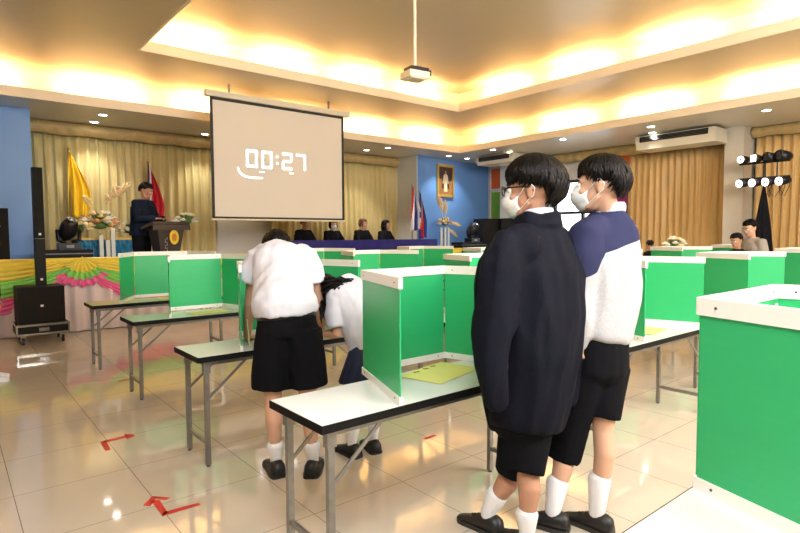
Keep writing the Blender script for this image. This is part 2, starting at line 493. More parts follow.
pelmet('x', 1.19, 4.66, 12.0, 3.36, 3.6, 'gathered gold valance above the left stage curtain')
pelmet('x', 5.9, 9.77, 12.0, 3.36, 3.6, 'gathered gold valance above the right stage curtain')
pelmet('y', 4.63, 9.6, 12.72, 3.36, 3.6, 'gathered gold valance over the window and the wide amber curtain')
pelmet('y', .6, 4.26, 12.72, 3.40, 3.6, 'gathered gold valance above the curtain behind the stage lights')


# ---------------------------------------------------------------- draped stage front
def drape():
    Y0 = 9.9
    root = empty('stage_skirt', (4, Y0, 0), 'draped stage front in yellow, lime and pink swags over pale cloth', 'stage skirt')
    x0, x1 = -3.0, 10.0
    part(MB().bb((x0, Y0, 0), (x1, Y0 + .04, 1.12)), 'backing_board', mat('plywood', (.4, .28, .16), .7), root)
    part(MB().grid(lambda u, v: (x0 + (x1 - x0) * u, Y0 - .06 - .032 * math.sin(u * 380 + math.sin(u * 60)) - .02 * (1 - v), .01 + 1.1 * v), 900, 4), 'pleated_cloth', PALE, root, smooth=True)
    per = 2.3; xb0 = 1.63 - 2 * per
    k = 0
    for i in range(6):
        a = xb0 + i * per; b = a + per
        if a < x0 - .1: a = x0
        if b > x1: b = x1

        def edge(u, e, m): return e + (m - e) * (1 - abs(2 * u - 1) ** 1.9)
        for nm, mt, te, tm, be, bm_, yo in (('pink_swag', PINK, 1.06, .64, .93, .34, .085), ('lime_swag', LIME, 1.10, .90, 1.0, .58, .10), ('yellow_swag', YEL, 1.155, 1.155, 1.07, .84, .115)):
            def fn(u, v, te=te, tm=tm, be=be, bm_=bm_, yo=yo):
                zt = edge(u, te, tm); zb = edge(u, be, bm_); z = zb + (zt - zb) * v
                f = math.sin(v * PI * 9 + 1.5 * math.sin(u * 5 + k)) * .011 + .01 * noise.noise(V((u * 7 + i * 3, v * 5, yo * 50)))
                return (a + (b - a) * u, Y0 - yo - f - .03 * math.sin(v * PI), z)
            part(MB().grid(fn, 60, 36), nm, mt, root, smooth=True)
        if i < 5 and b < x1:
            bw = None
            for nm, mt, r, zt, yo in (('pink_fan', PINK, .37, 1.08, .13), ('lime_fan', LIME, .29, 1.11, .15), ('yellow_fan', YEL, .24, 1.17, .17)):
                def fn(u, v, r=r, zt=zt, yo=yo):
                    an = (u - .5) * 2.0; rr_ = r * v * (1 + .06 * math.sin(u * 40))
                    return (b + math.sin(an) * rr_ * 1.15, Y0 - yo - v * (.012 + .016 * math.sin(u * 46)), zt - math.cos(an) * rr_)
                part(MB().grid(fn, 60, 8), nm, mt, root, smooth=True)


drape()


# ================================================================ TABLES AND SCREENS
def make_table(x0, y0, label, L=1.52, W=.46, top=None):
    r = empty('folding_table', (x0, y0, 0), label, 'table', 'folding tables in rows')
    t = .72; x1 = x0 + L; y1 = y0 + W
    part(MB().bb((x0 + .004, y0 + .004, t - .026), (x1 - .004, y1 - .004, t)), 'tabletop', top or LAMI, r)
    e = MB().bb((x0, y0, t - .036), (x1, y0 + .004, t - .001)).bb((x0, y1 - .004, t - .036), (x1, y1, t - .001)).bb((x0, y0 + .004, t - .036), (x0 + .004, y1 - .004, t - .001)).bb((x1 - .004, y0 + .004, t - .036), (x1, y1 - .004, t - .001))
    part(e, 'edge_band', BLACKE, r)
    rail = MB()
    for y in (y0 + .055, y1 - .055): rail.bb((x0 + .05, y - .012, t - .068), (x1 - .05, y + .012, t - .027))
    for x in (x0 + .06, x1 - .06): rail.bb((x - .012, y0 + .055, t - .06), (x + .012, y1 - .055, t - .03))
    part(rail, 'apron_rail', STEEL, r)
    for x, s in ((x0 + .07, 1), (x1 - .07, -1)):
        for y in (y0 + .055, y1 - .055):
            lg = MB().bar((x, y, .012), (x, y, t - .03), .03, .026, (0, 1, 0))
            leg = part(lg, 'leg', STEEL, r)
            part(MB().cyl((x, y, 0), (x, y, .014), .013, 8), 'foot_cap', SCREW, leg)
            part(MB().bb((x - .022, y - .018, t - .115), (x + .022, y + .018, t - .034)), 'bracket', STEEL, leg)
            part(MB().bar((x + .012 * s, y, .44), (x + .27 * s, y, t - .06), .016, .009, (0, 1, 0)), 'brace', STEEL, r)
        part(MB().bb((x - .009, y0 + .055, .135), (x + .009, y1 - .055, .16)), 'crossbar', STEEL, r)
    return r


def make_screen(pts, label, H=.565, z0=.72, bolts=True, gr='voting screens on the tables'):
    """open trapezoid of three green boards with white edge strips; pts: near-left, back-left, back-right, near-right"""
    c = (sum(p[0] for p in pts) / 4, sum(p[1] for p in pts) / 4, z0)
    r = empty('voting_screen', c, label, 'screen', gr)
    for i in range(3):
        a = V((*pts[i], 0)); b = V((*pts[i + 1], 0)); d = (b - a).normalized(); nrm = V((d.y, -d.x, 0))
        w = part(MB().bar(a + d * .008 + V((0, 0, z0 + H / 2 + .003)), b - d * .008 + V((0, 0, z0 + H / 2 + .003)), .006, H - .012), 'panel', GREEN, r)
        part(MB().bar(a + V((0, 0, z0 + H - .024)), b + V((0, 0, z0 + H - .024)), .019, .05), 'top_strip', WPLAS, r)
        part(MB().bar(a + V((0, 0, z0 + .0185)), b + V((0, 0, z0 + .0185)), .018, .036), 'bottom_strip', WPLAS, r)
        if bolts:
            for q in (a + d * .06, b - d * .06):
                for zz in (z0 + H - .024, z0 + .02):
                    part(MB().cyl(q + V((0, 0, zz)) - nrm * .0115, q + V((0, 0, zz)) + nrm * .0115, .004, 8), 'screw', SCREW, r)
    return r


def paper(x, y, a, w, h, label, tilt=None, marks=False):
    rot = Matrix.Rotation(R(a), 3, 'Z')
    root = empty('ballot_paper', (x, y, .721), label, 'paper', 'yellow papers on the tables')

    def fn(u, v):
        q = rot @ V(((u - .5) * w, (v - .5) * h, 0)); return (x + q.x, y + q.y, .7225 + .004 * math.sin(u * 3.1) * v)
    m = MB().grid(fn, 8, 6)
    m2 = MB().grid(lambda u, v: tuple(V(fn(u, v)) + V((0, 0, .0012))), 8, 6)
    m.add(m2.v, m2.f)
    part(m, 'sheet', PAPER, root, smooth=True)
    if marks:
        k = MB()
        for t in (-.09, 0, .07):
            q = rot @ V((t, .1, 0)); k.bb((x + q.x - .02, y + q.y - .008, .7283), (x + q.x + .02, y + q.y + .008, .7288))
        part(k, 'printed_marks', mat('olive_ink', (.22, .20, .03), .7), root)


rows = {0: .24, 1: 1.86, 2: 3.42, 3: 5.25, 4: 6.78}
xoff = {('A', 2): .06, ('A', 3): .13, ('A', 4): .09}
cols = {'A': 1.12, 'B': 3.30, 'C': 5.42, 'D': 7.62, 'E': 9.7}
colname = {'A': 'leftmost column', 'B': 'second column from the left', 'C': 'third column from the left', 'D': 'fourth column from the left', 'E': 'rightmost column'}
rowname = {0: 'nearest row', 1: 'second row', 2: 'third row', 3: 'fourth row', 4: 'farthest row'}
TL = {('A', 0): 'white table top at the bottom right corner under the nearest screen',
      ('A', 1): 'white folding table left of the masked boys, its bare end nearest the camera',
      ('A', 2): 'white folding table at which the boy in the white shirt bends over',
      ('A', 3): 'pale folding table left of the bending boy, second closest to the stage on the left',
      ('A', 4): 'cream topped folding table nearest the draped stage front on the left',
      ('B', 1): 'folding table with white top just right of the boy in the navy and grey sweatshirt'}
SL = {('A', 0): 'large green screen cut off by the right edge, nearest the camera',
      ('A', 1): 'open green screen in the middle, partly behind the boy in the dark jacket',
      ('A', 2): 'green screen around the bending boy and girl in white',
      ('A', 3): 'green screen on the table left of the bending boy',
      ('A', 4): 'green screen on the cream table closest to the draped stage front',
      ('B', 1): 'green screen directly right of the boy in the navy and grey sweatshirt'}
CR = mat('cream_laminate', (0.78, 0.72, 0.50), 0.25, var=0.02)
REFL = mat('green_reflection_laminate', (0.62, 0.70, 0.60), 0.22, var=0.02)  # white laminate with the greenish reflections put into its base colour
spts = {('A', 0): [(1.51, .13), (1.69, .69), (2.33, .69), (2.47, .13)],
        ('A', 1): [(1.53, 1.865), (1.735, 2.44), (2.345, 2.44), (2.52, 1.88)],
        ('A', 2): [(1.47, 3.43), (1.69, 3.98), (2.26, 3.98), (2.41, 3.43)],
        ('A', 3): [(1.58, 5.27), (1.73, 5.80), (2.28, 5.80), (2.40, 5.27)],
        ('A', 4): [(1.50, 6.80), (1.78, 7.33), (2.43, 7.33), (2.6, 6.80)],
        ('B', 1): [(3.74, 1.88), (3.92, 2.42), (4.52, 2.42), (4.69, 1.88)]}
shift = {'C1': -.16, 'B3': -.02, 'B4': .05, 'C4': .0, 'B2': -.03, 'D2': -.15, 'C2': -.05, 'E2': -.1, 'E1': 0, 'D1': -.12}
proto = None
for c, X0 in cols.items():
    for r_, Y0 in rows.items():
        if (c, r_) in (('B', 0), ('C', 0), ('D', 0), ('E', 0), ('E', 3), ('E', 4), ('E', 1), ('D', 4)): continue
        lab = TL.get((c, r_), f'white folding table in the {colname[c]}, {rowname[r_]} from the camera')
        if (c, r_) in TL:
            make_table(X0 + xoff.get((c, r_), 0), Y0, lab, top={('A', 4): CR, ('A', 3): REFL}.get((c, r_)))
            if (c, r_) == ('A', 1): proto = [o for o in COL.objects if o.get('label') == lab][0]
        else:
            t = copy_tree(proto); t.location = (X0, Y0, 0); t['label'] = lab
        if (c, r_) in spts: pts = spts[(c, r_)]
        else:
            s = shift.get(c + str(r_), 0) + X0 + rng.uniform(-.02, .02)
            pts = [(s + .36, Y0 + .01), (s + .54, Y0 + .54), (s + 1.13, Y0 + .54), (s + 1.34, Y0 + .01)]
        slab = SL.get((c, r_), f'green voting screen in the {colname[c]}, {rowname[r_]} from the camera')
        make_screen(pts, slab, bolts=(c, r_) in spts)

paper(2.07, 2.18, 14, .42, .26, 'yellow paper lying inside the middle screen on the white table', marks=True)
paper(1.95, 3.62, 5, .34, .24, 'yellow paper under the hands of the bending pair')
paper(2.0, 5.45, 3, .36, .22, 'yellow paper inside the screen left of the bending boy')
paper(2.15, 6.98, -3, .36, .22, 'yellow paper inside the screen nearest the stage')
paper(4.2, 2.12, 8, .34, .24, 'yellow paper inside the screen right of the boy in the sweatshirt')
# a yellow sheet leaning inside the tilted left wing by the bending boy
sh = MB().add([(1.575, 3.55, .724), (1.68, 3.84, .724), (1.665, 3.84, .96), (1.56, 3.55, .90), (1.581, 3.548, .724), (1.686, 3.838, .724), (1.671, 3.838, .96), (1.566, 3.548, .90)],
              [(0, 1, 2, 3), (7, 6, 5, 4), (0, 4, 5, 1), (1, 5, 6, 2), (2, 6, 7, 3), (3, 7, 4, 0)])
single(sh, 'notice_sheet', PAPER, 'yellow sheet standing against the screen at the bending boy\'s left', 'paper', (1.58, 3.7, .724))


# ---------------------------------------------------------------- tape arrows on the floor
def flat(poly, name, label, cat='tape arrow', group=None):
    m = MB()
    for q in poly: m.prism(q, .0002, .0015)
    c = (sum(p[0] for p in poly[0]) / len(poly[0]), sum(p[1] for p in poly[0]) / len(poly[0]), 0)
    return single(m, name, RED, label, cat, c, group)


def zf(x, y):
    d = fw + rt * ((x - 400) / F) - up * ((y - 266.5) / F); k = -CAM_H / d.z; return (d.x * k, d.y * k)


def quads(*qs): return [[zf(*p) for p in q] for q in qs]


flat(quads([(100, 442), (106, 441), (111, 449.5), (105.5, 451)], [(103, 441), (126, 435.5), (127.5, 437.2), (104, 443)], [(124, 434.2), (133, 434), (135, 436), (127, 439.3)]), 'floor_arrow', 'smaller red tape arrow on the tiles, farther from the camera', 'tape arrow', 'red tape arrows on the floor')
flat(quads([(151, 501), (159.5, 500), (168, 513), (162.5, 516.5)], [(162.5, 516.5), (164, 512), (199, 502.8), (200.5, 505)], [(143, 505.5), (152, 496.2), (156.5, 497.8), (150.5, 506.2)], [(152, 496.2), (170.5, 497.8), (166, 500), (156, 499)]), 'floor_arrow', 'larger red tape arrow on the tiles at the lower left', 'tape arrow', 'red tape arrows on the floor')
flat(quads([(423, 438.5), (433.5, 434.8), (437, 435.5), (427, 439.5)]), 'floor_tape', 'short red tape mark on the tiles under the middle table', 'tape')
flat(quads([(118, 381), (137, 376.5), (137.4, 377.3), (119, 382)]), 'floor_tape', 'thin red tape line under the table left of the bending boy', 'tape')

#PEOPLE
# ================================================================ PEOPLE
def basis(az, pitch=0, roll=0):
    """columns: right, forward, up; az clockwise from +Y, pitch>0 looks down, roll>0 tilts to the right"""
    f = V((math.sin(az), math.cos(az), 0)); r = V((math.cos(az), -math.sin(az), 0)); u = V((0, 0, 1))
    m = Matrix((r, f, u)).transposed()
    return m @ Matrix.Rotation(-pitch, 3, 'X') @ Matrix.Rotation(roll, 3, 'Y')


class Head:
    def __init__(s, c, az, pitch=0, roll=0, k=1.0):
        s.c = V(c); s.m = basis(R(az), R(pitch), R(roll)); s.k = k

    def __call__(s, x, y, z): return s.c + s.m @ V((x, y, z)) * s.k

    def mesh(s, mb, wide=1.0):
        k = s.k; m = s.m
        def e(c, r): mb.ell(s(*c), [q * k for q in r], m, 20, 14)
        e((0, -.012, .032), (.076 * wide, .098, .088))
        e((0, .030, -.015), (.062 * wide, .066, .085))
        e((0, .038, -.060), (.050 * wide, .052, .052))
        e((0, .060, -.098), (.026 * wide, .026, .020))
        for q in (-1, 1):
            mb.tube([s(q * .060 * wide, .0, -.045), s(q * .045 * wide, .045, -.088), s(q * .012, .068, -.102)], [.016 * k, .015 * k, .014 * k], n=8)
            e((q * .042 * wide, .068, -.022), (.020, .018, .018))
            mb.tube([s(q * .014, .088, .030), s(q * .036, .083, .034), s(q * .052, .066, .026)], [.008 * k, .008 * k, .006 * k], n=8)
            e((q * .079 * wide, -.012, -.006), (.008, .018, .032))
            e((q * .083 * wide, -.018, .008), (.008, .013, .017))
        mb.tube([s(0, .084, .024), s(0, .100, -.006), s(0, .110, -.026)], [(.008 * k, .008 * k), (.010 * k, .010 * k), (.014 * k, .012 * k)], n=8)
        for q in (-1, 1): e((q * .012, .095, -.030), (.009, .010, .008))
        e((0, .085, -.058), (.024, .012, .007)); e((0, .083, -.069), (.021, .012, .008))

    def face(s, root, mouth=True):
        for q in (-1, 1):
            e = part(MB().ell(s(q * .031, .0835, .012), [.0125 * s.k] * 3, s.m, 12, 8), 'eye', EYEW, root, True)
            part(MB().ell(s(q * .031, .0925, .012), [.006 * s.k, .004 * s.k, .006 * s.k], s.m, 10, 6), 'iris', EYEB, e, True)
            part(MB().tube([s(q * .014, .094, .030), s(q * .034, .093, .037), s(q * .052, .078, .032)], [.003 * s.k, .0045 * s.k, .002 * s.k], n=6), 'eyebrow', HAIR, root, True)
        if mouth:
            part(MB().ell(s(0, .094, -.062), [.022 * s.k, .006 * s.k, .005 * s.k], s.m, 10, 6).ell(s(0, .092, -.069), [.018 * s.k, .006 * s.k, .005 * s.k], s.m, 10, 6), 'lips', LIP, root, True)


def hair(H, root, m=None, front=.055, side=.012, nape=-.055, thick=.016, n=300, seed=1, top=.0, back=.0, voxel=.007, down=1.0, fringe=0.0, lock=.006):
    """scalp cap plus locks that run from the crown down to the hairline"""
    rr = random.Random(seed); m = m or HAIR

    def limit(w):                                  # lowest z of hair for a heading w (0 = front)
        c = math.cos(w)
        if c > .55: return front - fringe * (1)
        if c > .1: return front + (side - front) * (.55 - c) / .45
        if c > -.45: return side
        return side + (nape - side) * min(1, (-.45 - c) / .35)

    def pt(w, z, t):
        """point on the scalp ellipsoid at height z and heading w, t outward"""
        z = max(-.12, z); zz = (z - .032) / .088
        q = math.sqrt(max(.0, 1 - min(1, zz * zz))) if zz > 0 else 1 - .16 * zz * zz
        rx, ry = .077 * q, .099 * q
        nx, ny, nz = math.sin(w) * q, math.cos(w) * q, max(zz, -.15)
        b = back * max(0, -math.cos(w)) * max(0, 1 - abs(zz) * .7)
        return H(math.sin(w) * (rx + t * q), -.012 + math.cos(w) * (ry + (t + b) * q), z + max(0, nz) * (t + top))
    mb = MB()
    nu, nv = 40, 16
    vs = []; fs = []
    for j in range(nv + 1):
        for i in range(nu):
            w = 2 * PI * i / nu; lo = limit(w if w <= PI else w - 2 * PI)
            f = j / nv; z = lo + (.1199 - lo) * math.sin(f * PI / 2)
            vs.append(pt(w, z, thick * min(1, .25 + f * 3.0)))
    inner = len(vs)
    for j in range(nv + 1):
        for i in range(nu):
            w = 2 * PI * i / nu; lo = limit(w if w <= PI else w - 2 * PI)
            f = j / nv; z = lo + (.1199 - lo) * math.sin(f * PI / 2)
            vs.append(pt(w, z, -.006))
    for j in range(nv):
        for i in range(nu):
            k = (i + 1) % nu
            fs.append((j * nu + i, j * nu + k, (j + 1) * nu + k, (j + 1) * nu + i))
            fs.append((inner + j * nu + i, inner + (j + 1) * nu + i, inner + (j + 1) * nu + k, inner + j * nu + k))
    for i in range(nu):
        k = (i + 1) % nu
        fs.append((i, inner + i, inner + k, k))
    fs.append(tuple(range(nv * nu, nv * nu + nu)))
    mb.add(vs, fs)
    for q in range(n):
        w = rr.uniform(-PI, PI); lo = limit(w)
        z1 = lo - rr.uniform(-.012, .010); z0 = min(.118, z1 + rr.uniform(.05, .11))
        if rr.random() < .35: z0 = .118; z1 = max(z1, z0 - rr.uniform(.05, .12))
        tw = rr.uniform(-.35, .35); pts = []; rd = []
        S = 6
        for i in range(S + 1):
            f = i / S; z = z0 + (z1 - z0) * f
            e = min(1, .3 + 2.2 * max(0, (z - lo)) / .1)
            pts.append(pt(w + tw * f * f, z, thick * e + .002)); rd.append(lock * H.k * (.55 + .45 * math.sin(f * PI)) * (1 - .75 * f ** 3))
        mb.tube(pts, rd, n=5, round_ends=False)
    o = part(mb, 'hair', m, root, True)
    return o


def mask(H, root, k=1.0, straps=True):
    def fn(u, v, o=0):
        a = (u - .5) * 2 * R(68)
        prof = [(.016, .104), (.000, .117), (-.022, .130), (-.045, .130), (-.070, .120), (-.095, .102), (-.112, .078)]
        t = v * (len(prof) - 1); i = min(len(prof) - 2, int(t)); f = t - i
        z = prof[i][0] * (1 - f) + prof[i + 1][0] * f; y = prof[i][1] * (1 - f) + prof[i + 1][1] * f
        x = .066 * math.sin(a) / math.sin(R(68)) * (1 - .25 * abs(v - .5)) * k
        yy = .012 + (y - .012) * (math.cos(a) * .78 + .22 * (1 - abs(u - .5) * 2))
        zz = z + (-.045 - z) * .45 * (abs(u - .5) * 2) ** 2
        return H(x, yy + .0 - o, zz + .0025 * math.sin(v * 19))
    m = MB().grid(lambda u, v: fn(u, v), 20, 18)
    o = part(m, 'face_mask', MASK, root, True)
    s = o.modifiers.new('t', 'SOLIDIFY'); s.thickness = .002
    if straps:
        for q, u in ((-1, 0), (1, 1)):
            part(MB().tube([V(fn(u, .18)), H(q * .082, .012, .012), H(q * .088, -.012, .034), H(q * .092, -.034, .010), H(q * .086, -.028, -.020), H(q * .075, .0, -.040), V(fn(u, .85))], [.0018] * 7, n=6), 'ear_loop', MASK, o, True)
    return o


def hand(mb, w, d, palm, side, curl=.5, s=1.0, spread=1.0):
    """palm and five bent fingers starting at wrist w; d: direction, palm: palm normal, side: towards the thumb"""
    w = V(w); d = V(d).normalized(); side = (V(side) - d * V(side).dot(d)).normalized(); n = d.cross(side).normalized()
    if n.dot(V(palm)) < 0: n = -n
    mb.tube([w - d * .01, w + d * .03 * s, w + d * .075 * s, w + d * .092 * s], [(.026 * s, .018 * s), (.036 * s, .016 * s), (.041 * s, .0145 * s), (.036 * s, .011 * s)], side=side, n=12)
    for i, (o, L) in enumerate(((.029, .070), (.010, .080), (-.010, .074), (-.029, .058))):
        p = w + d * (.085 - abs(o) * .15) * s + side * o * s; a = .25 * curl; q = [p - d * .02 * s]; dd = d + side * o * 2.0 * spread
        for j, f in enumerate((.0, .45, .28, .24)):
            if j: a += curl * .75
            dd2 = dd.normalized() * math.cos(a) + n * math.sin(a); p = p + dd2 * L * f * s; q.append(p.copy())
        mb.tube(q, [.0088 * s, .0088 * s, .0085 * s, .0078 * s, .0068 * s], n=8)
    t0 = w + d * .022 * s + side * .026 * s; t1 = t0 + (d * .55 + side * .75 + n * .25).normalized() * .038 * s
    t2 = t1 + (d * .85 + side * .3 + n * .4).normalized() * .030 * s; t3 = t2 + (d * .95 + n * .45).normalized() * .022 * s
    mb.tube([t0 - side * .012, t1, t2, t3], [.013 * s, .0115 * s, .010 * s, .008 * s], n=8)


def shoe(root, ankle, az, s=1.0, m=None, laces=True, sole=None, low=False):
    """low shoe with sole; ankle: point above the ground over the heel part"""
    fwd = V((math.sin(R(az)), math.cos(R(az)), 0)); rgt = V((math.cos(R(az)), -math.sin(R(az)), 0)); a = V((ankle[0], ankle[1], 0))
    st_ = [(-.088, .026, .045), (-.077, .042, .085), (-.045, .050, .100), (-.005, .051, .098), (.045, .048, .082), (.095, .047, .060), (.140, .046, .043), (.170, .038, .036), (.188, .020, .028)]
    vs = []; n = 14
    for (t, hw, h) in st_:
        for k in range(n):
            w = 2 * PI * k / n; x = math.cos(w) * hw; z = math.sin(w)
            z = .012 + (h - .012) * (z if z > 0 else 0) ** .55 if z > 0 else .012
            vs.append(a + fwd * t * s + rgt * (x * (1.0 if z < .03 else .96) + .006 * math.sin(t * 12)) * s + V((0, 0, z * s)))
    fs = []
    for i in range(len(st_) - 1):
        for k in range(n):
            k2 = (k + 1) % n; fs.append((i * n + k, i * n + k2, (i + 1) * n + k2, (i + 1) * n + k))
    fs += [tuple(range(n - 1, -1, -1)), tuple((len(st_) - 1) * n + k for k in range(n))]
    o = part(MB().add(vs, fs), 'shoe', m or SHOE, root, True)
    poly = [(a + fwd * t * s + rgt * (x * hw * 1.06 + .006 * math.sin(t * 12)) * s) for (t, hw, h) in st_ for x in (1,)] + [(a + fwd * t * s - rgt * hw * 1.06 * s + rgt * .006 * math.sin(t * 12) * s) for (t, hw, h) in reversed(st_)]
    part(MB().prism([(p.x, p.y) for p in poly], .0, .022 * s), 'sole', sole or SOLE, o)
    if laces:
        mb = MB()
        for t in (.035, .055, .075, .092):
            h = .086 - (t - .03) * .36
            mb.tube([a + fwd * t * s - rgt * .022 * s + V((0, 0, (h - .008) * s)), a + fwd * (t + .006) * s + V((0, 0, (h + .003) * s)), a + fwd * t * s + rgt * .022 * s + V((0, 0, (h - .008) * s))], [.0022] * 3, n=6)
        part(mb, 'laces', m or SHOE, o, True)
    return o


def sock(root, ankle, knee, s=1.0, h=.17, m=None):
    a = V(ankle); k = V(knee); d = (k - a)
    L = d.length; d.normalize()
    p0 = V((a.x, a.y, .045))
    return part(MB().tube([p0, a, a + d * (h - .09) * .5, a + d * (h - .09), a + d * (h - .078)], [(.030 * s, .036 * s), (.036 * s, .038 * s), (.043 * s, .046 * s), (.052 * s, .054 * s), (.050 * s, .053 * s)], n=14), 'sock', m or SOCK, root, True)


def person_root(loc, label, group=None): return empty('person', (loc[0], loc[1], loc[2] if len(loc) > 2 else 0), label, 'person', group)


def body(root, Hd, J, rgt, skin, voxel=.008, s=1.0, hands=True, fingers=1.0, torso=(.155, .10), hand_dirs=None):
    """one continuous figure: head, neck, trunk, arms with hands, legs with feet"""
    mb = MB(); Hd.mesh(mb)
    nb = J['neck']; hc = Hd(0, -.03, -.06)
    mb.tube([nb - (hc - nb).normalized() * .03, nb.lerp(hc, .55), Hd(0, -.02, -.03)], [.060 * s, .054 * s, .054 * s], n=14)
    mb.tube([J['pelvis'], J['pelvis'].lerp(J['chest'], .5), J['chest'], J['chest'].lerp(nb, .75), nb], [(torso[0] * s, torso[1] * 1.0 * s), (torso[0] * .85 * s, torso[1] * .95 * s), (torso[0] * 1.05 * s, torso[1] * 1.1 * s), (torso[0] * .8 * s, torso[1] * .8 * s), (.06 * s, .06 * s)], side=rgt, n=18)
    for q in ('L', 'R'):
        a, b, c = J['sh' + q], J['el' + q], J['wr' + q]
        mb.tube([J['chest'].lerp(nb, .6), a, a.lerp(b, .5), b, b.lerp(c, .35), c], [.05 * s, .052 * s, .045 * s, .038 * s, .038 * s, .026 * s], n=12)
        if hands:
            hd = (hand_dirs or {}).get(q)
            d = V(hd[0]) if hd else (c - b)
            pl = V(hd[1]) if hd else -rgt * (1 if q == 'R' else -1)
            sd = V(hd[2]) if hd else rgt.cross(V((0, 0, 1))) * -1
            hand(mb, c, d, pl, sd, curl=.5, s=s * .98)
        if 'hi' + q in J:
            a, b, c = J['hi' + q], J['kn' + q], J['an' + q]
            bk = (J.get('calf') or V((0, 0, 0)))
            mb.tube([J['pelvis'], a, a.lerp(b, .5), b, b.lerp(c, .3) + bk * .02, b.lerp(c, .7) + bk * .006, c, V((c.x, c.y, max(.04, c.z - .06)))], [.09 * s, .085 * s, .072 * s, .052 * s, .053 * s, .038 * s, .032 * s, .034 * s], n=14)
            t = J.get('toe' + q)
            if t is not None: t = V((c.x, c.y, .035)).lerp(V((t.x, t.y, .028)), .62); mb.tube([V((c.x, c.y, c.z - .055)), V((c.x, c.y, .04)).lerp(t, .6), t], [.022 * s, .018 * s, .010 * s], n=10)
    o = part(mb, 'body', skin, root, True)
    weld(o, voxel, 5)
    return o


def cloth(mb, name, m, root, voxel=.008, it=6, wr=.004, fr=(9, 9, 9), mats=None):
    o = part(mb, name, m, root, True, mats=mats); weld(o, voxel, it, wr, fr); return o


def pnt(*a): return P(*a)


